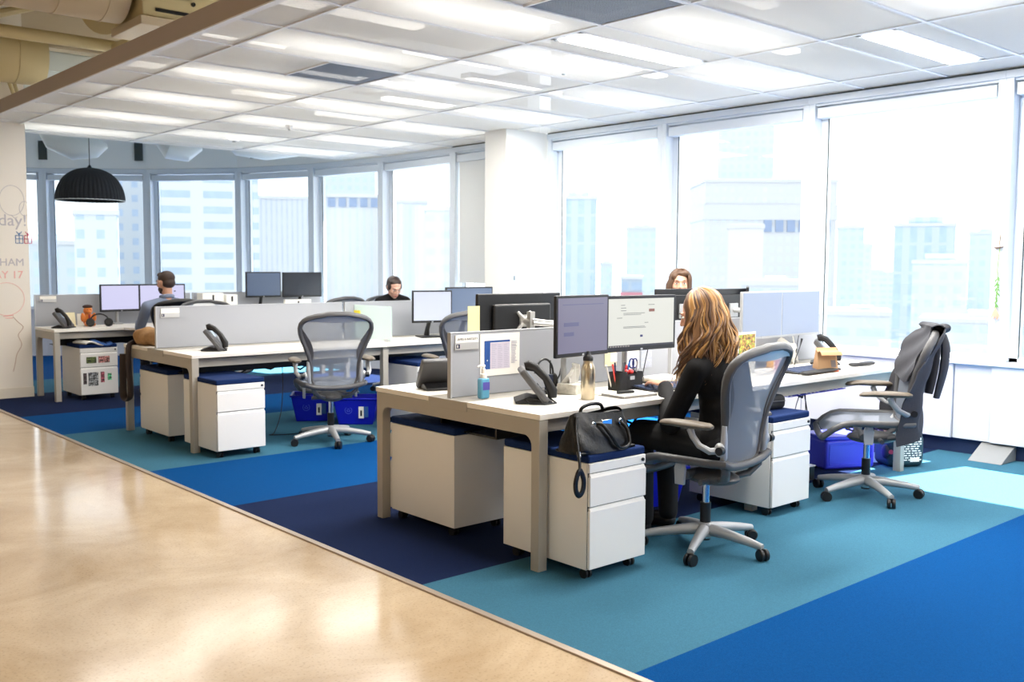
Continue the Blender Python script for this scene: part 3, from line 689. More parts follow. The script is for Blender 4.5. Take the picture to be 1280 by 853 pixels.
dup(cab, 'white drawer pedestal under the far side of the nearest desk, its back turned', (3.265, 4.21, 0), pi, G)
dup(cab, 'white drawer pedestal beside the jacket-draped chair, with a black pouch on its blue cushion', (4.88, 3.38, 0), 0, G)
dup(cab, 'white drawer pedestal under the near end of the middle desk, left of the blue bins', (3.235, 6.94, 0), 0, G)
dup(cab, 'white drawer pedestal with a brown stain under the far side of the middle desk', (3.225, 7.80, 0), pi, G)
dup(cab, 'white drawer pedestal behind the nearest desk corner, right of the empty grey chair', (5.13, 7.09, 0), 0, G)
cC = dup(cab, 'white drawer pedestal covered with photos under the far left desk', (3.49, 10.70, 0), 0, G)

# ------------------------------------------------------------ office chairs
def back_w(z):
    return float(np.interp(z, [0.47, 0.485, 0.53, 0.62, 0.70, 0.80, 0.88, 0.93, 0.97, 1.005, 1.03, 1.04], [0.11, 0.155, 0.178, 0.182, 0.195, 0.235, 0.268, 0.275, 0.268, 0.235, 0.15, 0.06]))
def back_y(z, x):
    return -0.205 - 0.155*((z-0.47)/0.57)**1.15 + 0.03*math.sin((z-0.47)/0.57*pi) + 0.55*x*x
def make_chair(label, dark=False):
    t = thing('office_chair', label, 'office chair', (0, 0, 0), 0, 'mesh office chairs')
    fr = black_pl if dark else dark_grey; ms = mesh_dark if dark else mesh_grey
    base = MB()
    for k in range(5):
        a = R(90+36+72*k); c, s = math.cos(a), math.sin(a)
        base.tube([(0.02*c, 0.02*s, 0.105), (0.12*c, 0.12*s, 0.098), (0.24*c, 0.24*s, 0.082), (0.315*c, 0.315*s, 0.068)], [0.032, 0.026, 0.021, 0.017], 10, flat=1.0)
    base.lathe([(0.001, 0.07), (0.04, 0.07), (0.045, 0.09), (0.038, 0.135), (0.03, 0.14), (0.001, 0.14)], n=20)
    base.build('star_base', silver_pl, t)
    for k in range(5):
        a = R(90+36+72*k); c, s = math.cos(a), math.sin(a); w_ = MB(); px, py = 0.315*c, 0.315*s
        dx, dy = math.cos(a+1.1), math.sin(a+1.1)
        for q in (-0.014, 0.014): w_.tube([(px+dx*(q-0.010), py+dy*(q-0.010), 0.031), (px+dx*(q-0.004), py+dy*(q-0.004), 0.031), (px+dx*(q+0.010), py+dy*(q+0.010), 0.031)], [0.024, 0.0305, 0.029], 18)
        w_.cyl((px, py, 0.035), (px, py, 0.062), 0.011, n=10); w_.build('caster', black_pl, t)
    g = MB(); g.cyl((0, 0, 0.05), (0, 0, 0.24), 0.027, n=18); g.build('gas_lift_sleeve', black_pl, t)
    g = MB(); g.cyl((0, 0, 0.13), (0, 0, 0.36), 0.019, n=18); g.cyl((0, 0, 0.06), (0, 0, 0.10), 0.03, n=18); g.build('gas_lift', chrome, t)
    m_ = MB(); m_.ell((0, -0.03, 0.375), (0.10, 0.15, 0.04), 24, 12); m_.cyl((-0.13, 0.04, 0.39), (0.13, 0.04, 0.39), 0.022, n=14); m_.cyl((-0.16, -0.06, 0.37), (0.16, -0.06, 0.37), 0.014, n=12)
    for s in (-1, 1): m_.tube([(s*0.05, -0.10, 0.37), (s*0.12, -0.17, 0.395), (s*0.165, -0.20, 0.44), (s*0.17, -0.205, 0.50)], [0.022, 0.024, 0.022, 0.016], 10, flat=0.7)
    m_.cyl((0.10, 0.05, 0.385), (0.20, 0.08, 0.385), 0.007, n=8); m_.ell((0.22, 0.085, 0.385), (0.03, 0.012, 0.010)); m_.build('tilt_mechanism', fr, t)
    for s in (-1, 1):
        li = MB(); li.prism([(0.0, 0.36), (0.05, 0.36), (0.055, 0.44), (0.045, 0.47), (0.025, 0.478), (0.005, 0.47), (-0.005, 0.44)], s*0.205-0.008, s*0.205+0.008, 'x'); li.cyl((s*0.19, 0.025, 0.452), (s*0.218, 0.025, 0.452), 0.012, n=12)
        li.build('seat_link', silver_pl if not dark else dark_grey, t, bevel=0.002)
    def seat_pt(u, v, off=0.0):
        x = (u-0.5)*2; y = -0.22+0.50*v; hw = 0.245*(1-0.16*max(0, (v-0.8)/0.2)**2-0.10*max(0, (0.15-v)/0.15)**2)
        z = 0.475-0.022*math.sin(pi*min(1, v/0.75))*(1-x*x) + 0.028*abs(x)**3 - 0.085*max(0, (v-0.68)/0.32)**2
        return (x*hw, y, z-off)
    MB().grid(lambda u, v: seat_pt(0.04+u*0.92, 0.03+v*0.94), 14, 14).build('seat_mesh', ms, t)
    loop = [seat_pt(0, k/10) for k in range(11)]+[seat_pt(k/8, 1) for k in range(1, 8)]+[seat_pt(1, 1-k/10) for k in range(11)]+[seat_pt(1-k/8, 0) for k in range(1, 8)]
    MB().tube([Vector(p)-Vector((0, 0, 0.012)) for p in loop], [0.02]*len(loop), 10, closed=True, flat=1.0).build('seat_frame', fr, t)
    # backrest
    zs = [0.47+0.57*i/26 for i in range(27)]
    def bp(u, v):
        z = 0.475+0.555*v; x = (u-0.5)*2*back_w(z); return (x, back_y(z, x), z)
    b_ = MB().grid(bp, 16, 26).build('back_mesh', ms, t)
    zz = [0.473, 0.485, 0.505, 0.54, 0.60, 0.66, 0.72, 0.78, 0.84, 0.89, 0.93, 0.965, 0.99, 1.01, 1.025, 1.035]
    Lp = [(-back_w(z), back_y(z, back_w(z)), z) for z in zz]; Rp = [(back_w(z), back_y(z, back_w(z)), z) for z in reversed(zz)]
    topm = [(x, back_y(1.04, x), 1.043) for x in (-0.07, 0, 0.07)]; botm = [(x, back_y(0.47, x), 0.466) for x in (0.06, 0, -0.06)]
    path = Lp+topm+Rp+botm
    rr = [0.012+0.012*max(0, min(1, (p[2]-0.5)/0.25)) for p in path]
    MB().tube(path, rr, 10, closed=True, flat=0.75).build('back_frame', fr, t)
    # lumbar wings: solid web between frame and mesh on both flanks
    for s in (-1, 1):
        def wing(u, v, s=s):
            z = 0.66+0.29*v; x0 = back_w(z); k = 0.055*math.sin(pi*v)**0.8
            x = s*(x0-k*u); return (x, back_y(z, x)-0.003, z)
        MB().grid(wing, 3, 12, 0.004).build('back_wing', fr, t)
    MB().grid(lambda u, v: ((u-0.5)*2*back_w(1.0-0.05*v)*0.97, back_y(1.02-0.055*v*(1-(2*u-1)**2*0.7), (u-0.5)*2*back_w(1.0-0.05*v)*0.97)-0.004, 1.03-0.055*v*(1-(2*u-1)**2*0.7)-0.04*(2*u-1)**4), 12, 3, 0.004).build('top_web', silver_pl if not dark else fr, t)
    # arms
    for s in (-1, 1):
        p = MB(); yb = back_y(0.6, 0.2)-0.012
        p.tube([(s*0.195, yb+0.01, 0.485), (s*0.200, yb-0.004, 0.52), (s*0.204, yb-0.006, 0.60), (s*0.206, yb-0.008, 0.672)], [0.012, 0.0165, 0.0165, 0.012], 12)
        p.tube([(s*0.19, yb+0.01, 0.485), (s*0.165, yb+0.03, 0.47), (s*0.13, yb+0.04, 0.455)], [0.014, 0.015, 0.012], 10)
        p.build('back_post', silver_pl if not dark else fr, t)
        a = MB(); a.tube([(s*0.21, yb+0.01, 0.555), (s*0.265, yb+0.035, 0.555), (s*0.285, yb+0.08, 0.58), (s*0.285, yb+0.115, 0.62), (s*0.285, yb+0.13, 0.655)], [0.024, 0.022, 0.02, 0.02, 0.022], 12, flat=0.75)
        a.ell((s*0.225, yb+0.005, 0.56), (0.022, 0.026, 0.034)); a.build('arm_support', silver_pl if not dark else fr, t)
        MB().cyl((s*0.235, yb-0.012, 0.56), (s*0.262, yb-0.012, 0.56), 0.02, n=14).build('arm_dial', black_pl, t)
        pd = MB(); y0 = yb+0.02
        pd.tube([(s*0.285, y0-0.01, 0.672), (s*0.287, y0+0.01, 0.674), (s*0.29, y0+0.10, 0.676), (s*0.285, y0+0.20, 0.676), (s*0.27, y0+0.26, 0.670), (s*0.262, y0+0.275, 0.664)], [0.018, 0.038, 0.046, 0.042, 0.034, 0.015], 16, flat=0.42)
        pd.build('arm_pad', taupe if not dark else fr, t)
    return t
CG = 'mesh office chairs'
chair = make_chair('grey mesh office chair the blonde woman in black sits on')
chair.location = (3.93, 2.97, 0); chair.rotation_euler = (0, 0, R(7))
dup(chair, 'grey mesh office chair draped with a dark jacket, at the right', (5.60, 3.02, 0), R(38), CG)
dup(chair, 'empty grey mesh office chair in front of two blue bins, seen from behind', (4.04, 6.74, 0), R(-21), CG)
dup(chair, 'empty chair with only its pale back visible behind the nearest divider name plate', (5.04, 6.36, 0), R(-14), CG)
dup(chair, 'empty chair across the middle desk, only its top rim showing', (4.13, 8.95, 0), R(178), CG)
dup(chair, 'empty chair of the far row, its grey top showing below the black monitor', (5.85, 9.75, 0), R(4), CG)
dup(chair, 'chair under the woman with tied-back dark hair in the middle row', (6.36, 9.10, 0), R(180), CG)
dup(chair, 'chair under the woman half hidden behind the monitors by the window', (6.16, 5.12, 0), R(180), CG)
chd = make_chair('dark chair with a round back pad under the man in the grey-blue shirt', True)
chd.location = (4.10, 10.02, 0); chd.rotation_euler = (0, 0, R(-4))
MB().lathe([(0.001, 0.0), (0.07, 0.004), (0.085, 0.012), (0.09, 0.02), (0.08, 0.03), (0.001, 0.03)], n=24).build('round_pad', dark_grey, chd, rot=(R(90), 0, 0), loc=(-0.1, -0.33, 0.90))

# ------------------------------------------------------------ monitors
scr_off = mat('dark_screen_glass', (40, 44, 52), 0.18, spec=0.6)
def make_monitor(label, x, y, z, w_, h, rz=0.0, screen=None, stand='arm', base_z=0.74, bez=None, bw=0.014, tilt=0.0):
    """faces -Y before turning; x, y, z: centre of the screen"""
    t = thing('monitor', label, 'monitor', (x, y, base_z), rz)
    zc = z-base_z; bez = bez or black_pl
    T = Matrix.Translation((0, 0, zc)) @ Matrix.Rotation(tilt, 4, 'X')
    c = MB(); c.box(-w_/2, w_/2, 0, 0.02, -h/2, h/2, T); c.box(-w_*0.36, w_*0.36, 0.02, 0.045, -h*0.34, h*0.36, T)
    cs = c.build('casing', bez, t, bevel=0.004)
    MB().box(-w_/2+bw, w_/2-bw, -0.0015, 0.001, -h/2+bw*1.5, h/2-bw, T).build('screen', screen or scr_off, t)
    lg = MB(); lg.box(-0.008, 0.008, -0.002, 0.0, -h/2+0.004, -h/2+0.014, T); lg.build('badge', silver_pl, t)
    if stand == 'arm':
        a = MB(); a.box(-0.05, 0.05, 0.045, 0.055, -0.05, 0.05, T); a.cyl((0, 0.055, zc), (0, 0.10, zc), 0.02, n=12)
        a.tube([(0, 0.10, zc), (0.06, 0.13, zc), (0.10, 0.16, zc)], 0.016, 10); a.cyl((0.10, 0.16, 0.03), (0.10, 0.16, zc+0.03), 0.018, n=14); a.box(0.05, 0.15, 0.11, 0.21, 0.002, 0.03)
        a.build('monitor_arm', silver_pl, t, bevel=0.001)
    elif stand == 'foot':
        a = MB(); a.grid(lambda u, v: ((u-0.5)*0.24*(1-0.2*v), -0.03+0.22*v, 0.014), 2, 2, 0.012)
        a.tube([(0, 0.14, 0.01), (0, 0.12, 0.08), (0, 0.06, zc-h/2+0.03), (0, 0.045, zc-h*0.1)], [0.05, 0.035, 0.03, 0.03], 12, flat=0.45, up=(1, 0, 0)); a.build('stand', black_pl, t)
    elif stand == 'pole':
        a = MB(); a.box(-0.05, 0.05, 0.045, 0.06, -0.05, 0.05, T); a.cyl((0, 0.06, zc), (0, 0.12, zc), 0.018, n=12); a.cyl((0, 0.13, 0.01), (0, 0.13, zc+0.04), 0.017, n=14); a.box(-0.05, 0.05, 0.08, 0.18, 0.0, 0.018)
        a.build('stand_pole', silver_pl, t, bevel=0.001)
    return t, T
def lit(name, rgb, e=0.9):
    m = mat(name, rgb, 0.3, emit=e); m.node_tree.nodes['Principled BSDF'].inputs['Base Color'].default_value = (0.02, 0.02, 0.025, 1); return m
lav = lit('lavender_screen', (214, 212, 246), 0.95); doc = lit('document_screen', (240, 240, 228), 0.85); dusk = lit('dim_purple_screen', (128, 124, 150), 0.85)
refl = mat('pale_reflecting_screen', (134, 146, 168), 0.3); refl2 = mat('slate_screen', (82, 96, 120), 0.22, spec=0.6)
m2, T2 = make_monitor('dim purple-grey monitor in the middle of the nearest desk, left of the bright document screen', 3.665, 3.58, 1.105, 0.44, 0.32, R(6), dusk, 'pole')
f = MB(); f.box(-0.16, -0.04, -0.0025, -0.0015, 0.0, 0.02, T2); f.box(-0.16, -0.08, -0.0025, -0.0015, -0.05, -0.03, T2); f.box(-0.17, 0.17, -0.0025, -0.0015, 0.11, 0.114, T2); f.build('screen_marks', lit('screen_violet', (104, 104, 146), 0.8), m2)
m3, T3 = make_monitor('bright monitor showing a white document with a small red button, left of the blonde woman', 4.175, 3.62, 1.10, 0.565, 0.31, R(-2), doc, 'pole', bw=0.018)
f = MB()
random.seed(5)
for (x0, x1, z) in ((-0.17, -0.14, 0.10), (-0.17, -0.13, 0.085), (-0.17, -0.13, 0.07), (-0.15, 0.02, 0.055), (-0.15, -0.01, 0.047), (0.05, 0.10, 0.10), (-0.15, 0.02, -0.02), (-0.15, 0.03, -0.026), (0.02, 0.05, 0.0), (-0.2, -0.16, 0.03)): f.box(x0, x1, -0.003, -0.0015, z, z+0.0028, T3)
f.build('document_lines', lit('grey_text', (170, 168, 160), 0.4), m3)
MB().box(0.055, 0.10, -0.003, -0.0015, 0.062, 0.078, T3).build('red_button', lit('red_button', (176, 104, 80), 0.6), m3)
MB().box(-0.015, 0.005, -0.003, -0.0015, -0.078, -0.066, T3).build('blue_button', lit('blue_button', (60, 70, 150), 0.5), m3)
f = MB(); f.box(-0.262, 0.262, -0.0028, -0.0015, -0.130, -0.119, T3); f.build('task_bar', lit('task_bar_dark', (52, 54, 66), 0.3), m3)
f = MB()
for k in range(8): f.box(-0.255+k*0.02, -0.242+k*0.02, -0.0035, -0.0028, -0.129, -0.121, T3)
f.build('task_icons', lit('task_icon', (200, 190, 180), 0.5), m3)
MB().box(-0.25, -0.20, -0.006, -0.004, -0.205, -0.158, T3).build('sticky_note', mat('white_note', (226, 236, 240), 0.8), m3)
# back-facing black monitor on the silver arm
t = thing('monitor', 'black monitor seen from behind on a silver arm, above the nearest divider', 'monitor', (3.84, 4.26, 0.74), R(180))
T = Matrix.Translation((0, 0, 0.38))
c = MB(); c.box(-0.325, 0.325, -0.03, -0.005, -0.20, 0.135, T)
c.build('casing', black_pl, t, bevel=0.006)
c = MB(); c.box(-0.225, 0.225, -0.006, 0.022, -0.19, 0.075, T); c.build('rear_housing', black_pl, t, bevel=0.02, seg=4)
MB().box(-0.305, 0.305, -0.032, -0.029, -0.18, 0.12, T).build('screen', scr_off, t)
a = MB()
for sx_ in (-1, 1):
    for sz in (-1, 1): a.tube([(0, 0.030, 0.355), (sx_*0.035, 0.030, 0.355+sz*0.035), (sx_*0.05, 0.026, 0.355+sz*0.052)], [0.018, 0.011, 0.009], 8)
a.box(-0.035, 0.035, 0.024, 0.036, 0.32, 0.39); a.cyl((0, 0.03, 0.355), (0, 0.09, 0.355), 0.022, n=16); a.box(-0.018, 0.018, 0.07, 0.10, 0.31, 0.41)
a.tube([(0, 0.10, 0.345), (-0.10, 0.13, 0.335), (-0.24, 0.15, 0.33)], [0.018, 0.016, 0.018], 12, flat=0.8); a.tube([(0, 0.10, 0.365), (-0.10, 0.13, 0.352), (-0.24, 0.15, 0.345)], 0.007, 8)
a.cyl((-0.24, 0.15, 0.01), (-0.24, 0.15, 0.36), 0.018, n=16); a.box(-0.29, -0.19, 0.10, 0.20, 0.002, 0.02)
a.build('monitor_arm', mat('cast_aluminium', (200, 198, 194), 0.35, metal=0.6), t)
make_monitor('left pale grey monitor of the pair at the window end of the nearest desk', 5.49, 3.72, 1.10, 0.455, 0.31, 0.0, refl, 'pole', bez=silver_pl, bw=0.010)
make_monitor('right pale grey monitor of the pair at the window end of the nearest desk', 5.96, 3.73, 1.10, 0.50, 0.31, R(2), refl, None, bez=silver_pl, bw=0.010)
for lb, x, y, z, rz in (('black monitor with its back to the camera right before the face of the window-side woman', 5.42, 4.36, 1.105, R(176)), ('black-backed monitor showing right of the blonde head', 5.94, 4.33, 1.10, R(182)), ('monitor seen almost edge-on behind the left one of the pale pair', 6.30, 4.42, 1.11, R(215))):
    make_monitor(lb, x, y, z, 0.50, 0.31, rz, refl2, 'arm' if rz < R(181) else 'pole')
make_monitor('pale-screened monitor on a black curved foot at the middle desk', 5.47, 7.30, 1.03, 0.40, 0.30, R(-14), mat('reflection_tinted_screen', (176, 182, 198), 0.3), 'foot')  # the screen's reflection is put into its pale colour
make_monitor('slate-screened monitor at the middle desk behind the black monitor', 5.98, 7.38, 1.045, 0.56, 0.32, R(-3), refl2, 'foot')
make_monitor('left lit lavender monitor in front of the man', 3.93, 10.95, 1.035, 0.475, 0.30, R(4), lav, 'pole', bw=0.016)
mm, TT = make_monitor('lit lavender monitor partly hidden by the head of the man', 4.38, 10.93, 1.035, 0.52, 0.30, R(-4), lav, 'pole', bw=0.016)
MB().box(0.13, 0.15, -0.004, -0.002, 0.06, 0.075, TT).build('screen_mark', lit('screen_violet', (104, 104, 146), 0.8), mm)
make_monitor('left dark grey monitor standing high over the far row', 5.66, 10.98, 1.165, 0.475, 0.31, R(2), refl2, 'foot')
make_monitor('right black monitor standing high over the far row', 6.19, 10.98, 1.16, 0.54, 0.31, R(-2), scr_off, 'foot')

# ------------------------------------------------------------ desk phones
def make_phone(label):
    t = thing('desk_phone', label, 'telephone', (0, 0, 0), 0, 'desk phones')
    # faces -Y (keys towards the sitter), leaning back
    f = MB(); f.prism([(-0.085, 0.0), (0.095, 0.0), (0.10, 0.012), (0.03, 0.035), (-0.085, 0.012)], -0.09, 0.09, 'x'); f.build('foot_stand', black_pl, t, bevel=0.004)
    T = Matrix.Translation((0, 0.0, 0.085)) @ Matrix.Rotation(R(-38), 4, 'X')
    b = MB(); b.box(-0.11, 0.11, -0.014, 0.022, -0.095, 0.105, T); b.build('body', dark_grey, t, bevel=0.012, seg=3)
    MB().box(-0.02, 0.095, -0.0165, -0.012, 0.015, 0.085, T).build('display', mat('phone_display', (150, 165, 180), 0.25), t, bevel=0.002)
    k = MB()
    for i in range(3):
        for j in range(4): k.box(0.0+i*0.028, 0.020+i*0.028, -0.019, -0.013, -0.075+j*0.020, -0.061+j*0.020, T)
    k.build('keypad', mat('key_grey', (120, 124, 130), 0.5), t)
    h = MB(); P = [(-0.072, -0.032, -0.095), (-0.072, -0.052, -0.07), (-0.072, -0.066, 0.0), (-0.072, -0.058, 0.07), (-0.072, -0.036, 0.105), (-0.072, -0.02, 0.112)]
    h.tube([T @ Vector(p) for p in P], [0.022, 0.026, 0.019, 0.021, 0.027, 0.02], 14, flat=0.8); h.build('handset', black_pl, t)
    c = MB(); c.tube([(-0.07, -0.07, 0.03), (-0.10, -0.10, 0.008), (-0.13, -0.04, 0.006), (-0.11, 0.03, 0.006), (-0.09, 0.05, 0.02)], 0.005, 6); c.build('cord', cable_m, t)
    return t
ph = make_phone('black desk phone on the corner of the nearest desk, right of the hand sanitizer')
ph.location = (3.29, 3.55, 0.7405); ph.rotation_euler = (0, 0, R(52))
PG = 'desk phones'
dup(ph, 'black desk phone seen from behind on the far side of the nearest divider', (3.235, 4.27, 0.7405), R(160), PG)
dup(ph, 'black desk phone standing in front of the middle grey divider', (3.32, 7.26, 0.7405), R(58), PG)
dup(ph, 'desk phone at the window end of the nearest desk, behind the brown paper bag', (6.17, 3.66, 0.7405), R(30), PG)
dup(ph, 'desk phone on the far left desk by the whiteboard wall', (3.25, 10.72, 0.7405), R(50), PG)

# ------------------------------------------------------------ things on the nearest desk
DZ = 0.7405
t = thing('hand_sanitizer', 'clear pump bottle of blue hand sanitizer in front of the nearest divider', 'sanitizer bottle', (3.17, 3.80, DZ))
MB().box(-0.028, 0.028, -0.02, 0.02, 0.0, 0.105).build('bottle', holes('clear_blue_plastic', (110, 190, 226), 0.25, rough=0.15), t, bevel=0.010, seg=3)
MB().box(-0.024, 0.024, -0.016, 0.016, 0.004, 0.065).build('gel', mat('blue_gel', (40, 140, 200), 0.2), t, bevel=0.006)
MB().box(-0.02, 0.024, -0.0215, -0.0202, 0.045, 0.085).build('label_sticker', mat('violet_label', (84, 80, 170), 0.5), t)
p = MB(); p.lathe([(0.001, 0.105), (0.016, 0.105), (0.016, 0.125), (0.011, 0.130), (0.011, 0.152), (0.006, 0.155), (0.006, 0.168), (0.001, 0.168)], n=16); p.tube([(0.008, 0, 0.166), (-0.03, 0, 0.168), (-0.038, 0, 0.162)], [0.007, 0.005, 0.004], 8); p.build('pump', paper, t)
t = thing('water_bottle', 'brushed steel water bottle with a black cap on the nearest desk', 'bottle', (3.56, 3.44, DZ))
MB().lathe([(0.001, 0.0), (0.033, 0.0), (0.036, 0.004), (0.036, 0.150), (0.034, 0.165), (0.026, 0.182), (0.024, 0.19), (0.024, 0.203), (0.001, 0.203)], n=32).build('bottle', mat('brushed_steel', (200, 186, 160), 0.28, metal=1), t)
MB().lathe([(0.026, 0.198), (0.026, 0.214), (0.018, 0.225), (0.011, 0.235), (0.009, 0.245), (0.001, 0.247)], n=24).build('cap', black_pl, t)
t = thing('tissue_box', 'patterned tissue box with a tall white tissue, left of the steel bottle', 'tissue box', (3.66, 3.66, DZ), R(20))
MB().box(-0.06, 0.11, -0.055, 0.055, 0, 0.055).build('box', mat('floral_carton', (196, 192, 180), 0.7, noise=0.45, nscale=60), t, bevel=0.003)
MB().grid(lambda u, v: (0.02+(u-0.5)*0.11*(1-0.35*v)+0.045*v, 0.012*math.sin(u*9+v*3)*(0.5+v)+(v-0.5)*0.02, 0.052+0.105*v*(1-0.35*abs(u-0.6))), 20, 12, 0.0015).build('tissue', paper, t)
MB().grid(lambda u, v: (0.02+(u-0.5)*0.12*(1-0.2*v)+0.02*v, 0.03+0.012*math.cos(u*7+v*2)-0.03*v, 0.052+0.075*v), 16, 8, 0.0015).build('tissue', paper, t)
# headset on its dock
t = thing('headset', 'black wireless headset standing on its dock behind the nearest phone', 'headset', (3.57, 3.74, DZ), R(10))
MB().box(-0.045, 0.06, -0.05, 0.04, 0, 0.018).build('dock', black_pl, t, bevel=0.005)
MB().box(-0.01, 0.03, -0.01, 0.02, 0.018, 0.10).build('dock_post', mat('navy_plastic', (30, 40, 66), 0.4), t, bevel=0.004)
MB().tube([(0.045-0.085-0.085*math.cos(a), 0.0, 0.115+0.085*math.sin(a)) for a in [R(d) for d in range(150, 371, 10)]] if False else [(0.04-0.08+0.08*math.cos(R(d)), 0.0, 0.10+0.085*math.sin(R(d))) for d in range(-10, 171, 10)], 0.006, 8).build('headband', black_pl, t)
for z in (0.055,): MB().ell((0.045, 0, 0.065), (0.018, 0.028, 0.042)).build('ear_cup', black_soft, t)
MB().tube([(0.055, 0, 0.035), (0.10, 0.0, 0.09), (0.125, 0, 0.15), (0.128, 0, 0.16)], [0.004, 0.004, 0.005, 0.008], 8).build('microphone', black_pl, t)
MB().cyl((0.06, 0.03, 0.02), (0.055, 0.03, 0.17), 0.0045, n=8).build('antenna', black_pl, t)
# pen holder and its pens
t = thing('pen_holder', 'black mesh pen holder below the bright document monitor', 'pen holder', (4.02, 3.60, DZ), R(4))
b = MB()
for (x0, x1, h) in ((-0.10, -0.03, 0.10), (-0.028, 0.045, 0.085), (0.047, 0.105, 0.095)):
    b.box(x0, x1, -0.04, -0.037, 0, h); b.box(x0, x1, 0.037, 0.04, 0, h); b.box(x0, x0+0.003, -0.04, 0.04, 0, h); b.box(x1-0.003, x1, -0.04, 0.04, 0, h); b.box(x0, x1, -0.04, 0.04, 0, 0.003)
b.build('mesh_cup', holes('black_wire_mesh', (26, 26, 28), 0.2), t)
MB().box(-0.01, 0.03, -0.043, -0.0405, 0.055, 0.075).build('label_plate', silver_pl, t)
pens = [(-0.08, -0.01, -18, 'red', (206, 52, 48)), (-0.065, 0.01, -8, 'navy', (24, 34, 82)), (-0.05, -0.005, 12, 'black', (20, 20, 24)), (-0.09, 0.015, -24, 'white', (226, 226, 230)), (0.0, 0.012, 14, 'blue', (28, 110, 190)), (-0.015, -0.012, -10, 'grey', (110, 116, 126)), (0.06, -0.01, 8, 'silver', (190, 192, 198))]
for x, y, an, cn, col in pens:
    o = MB(); o.cyl((0, 0, 0), (0, 0, 0.125), 0.0045, 0.0045, 8); o.cyl((0, 0, 0.125), (0, 0, 0.15), 0.0058, 0.0045, 8)
    tag(o.build('pen', mat('pen_'+cn, col, 0.35)), cn+' pen standing in the black pen holder', 'pen', 'pens in the pen holder')
    q = [o_ for o_ in COL.objects if o_.name.startswith('pen')][-1]
    q = bpy.context.scene.objects[[n_ for n_ in COL.objects.keys() if n_ == 'pen' or n_.startswith('pen.')][-1]]
    q.location = (4.02+x, 3.60+y, DZ+0.004); q.rotation_euler = (R(4), R(an), 0)
t = thing('scissors', 'scissors with dark blue looped handles in the pen holder', 'scissors', (4.085, 3.60, DZ+0.004), R(-10))
for s in (-1, 1):
    MB().tube([(0.012*s+0.016*math.cos(a), 0, 0.135+0.026*math.sin(a)) for a in [2*pi*k/14 for k in range(14)]], 0.0045, 6, closed=True).build('handle', mat('scissor_blue', (34, 50, 120), 0.4), t)
MB().box(-0.007, 0.007, -0.0015, 0.0015, 0, 0.115).build('blade', chrome, t)
for i_, (x, y) in enumerate(((0.0, 0.0), (0.022, -0.012), (0.012, 0.02))):
    o = MB().ell((0, 0, 0), (0.015, 0.015, 0.015), 14, 8).build('candy', mat('red_candy', (216, 60, 62), 0.4), loc=(4.03+x, 3.60+y, DZ+0.094 if i_ < 2 else DZ+0.118)); tag(o, ['red round sweet on the left in the pen holder', 'red round sweet on the right in the pen holder', 'red eraser sticking up from the pen holder'][i_], 'candy')
# keyboards
def make_kb(label, rest=False):
    t = thing('keyboard', label, 'keyboard', (0, 0, 0))
    MB().prism([(-0.07, 0), (0.075, 0), (0.075, 0.022), (-0.07, 0.010)], -0.22, 0.22, 'x').build('base', black_pl, t, bevel=0.003)
    k = MB()
    for r_ in range(6):
        y = -0.058+r_*0.0215; z = 0.011+0.0018*r_
        for c in range(20):
            if r_ == 0 and 4 <= c <= 8: continue
            k.box(-0.212+c*0.0213, -0.212+c*0.0213+0.018, y, y+0.017, z, z+0.007)
        if r_ == 0: k.box(-0.212+4*0.0213, -0.212+9*0.0213-0.003, y, y+0.017, z, z+0.007)
    k.build('keys', mat('slate_keys', (70, 84, 116), 0.35), t)
    return t
kb = make_kb('black keyboard under the hand of the blonde woman'); kb.location = (4.23, 3.46, DZ); kb.rotation_euler = (0, 0, R(-3))
k2 = dup(kb, 'keyboard in front of the pale pair of monitors, left of the brown paper bag', (5.62, 3.46, DZ), R(2))
def restm(label, x, y, rz, L=0.22):
    o = MB().tube([(-L, 0, 0.009), (-L*0.9, 0, 0.012), (0, 0, 0.013), (L*0.9, 0, 0.012), (L, 0, 0.009)], [0.02, 0.033, 0.034, 0.033, 0.02], 14, flat=0.34).build('wrist_rest', black_soft, loc=(x, y, DZ+0.002), rot=(0, 0, rz)); tag(o, label, 'wrist rest')
restm('black wrist rest in front of the keyboard by the brown paper bag', 5.60, 3.345, R(2))
restm('short black mouse rest at the window end of the nearest desk', 6.24, 3.42, R(-6), 0.12)
t = thing('computer_mouse', 'black mouse right of the keyboard of the blonde woman', 'mouse', (4.56, 3.44, DZ))
MB().ell((0, 0, 0.012), (0.03, 0.052, 0.02)).build('shell', black_pl, t); MB().cyl((-0.003, 0.025, 0.03), (0.003, 0.025, 0.03), 0.006, n=10).build('wheel', dark_grey, t)
# notebooks and small things
t = thing('notebook', 'white-covered notebook with a grey edge in front of the keyboard', 'notebook', (3.83, 3.40, DZ), R(-4))
MB().box(-0.12, 0.12, -0.085, 0.085, 0.0, 0.012).build('pages', mat('grey_pages', (150, 148, 146), 0.8), t)
MB().box(-0.122, 0.122, -0.087, 0.087, 0.012, 0.0145).build('cover', paper, t)
tag(MB().box(-0.05, 0.05, -0.012, 0.012, 0, 0.014).build('stapler', black_pl, bevel=0.004, loc=(3.80, 3.40, DZ+0.0155), rot=(0, 0, R(-14))), 'small black stapler lying on the white notebook', 'stapler')
tag(MB().grid(lambda u, v: ((u-.5)*.19, (v-.5)*.27, 0.003), 2, 2, .002).build('paper_sheet', mat('cream_paper', (240, 232, 196), .8), loc=(3.80, 3.60, DZ), rot=(0, 0, R(8))), 'cream paper sheet under the stand between the nearest monitors', 'paper')
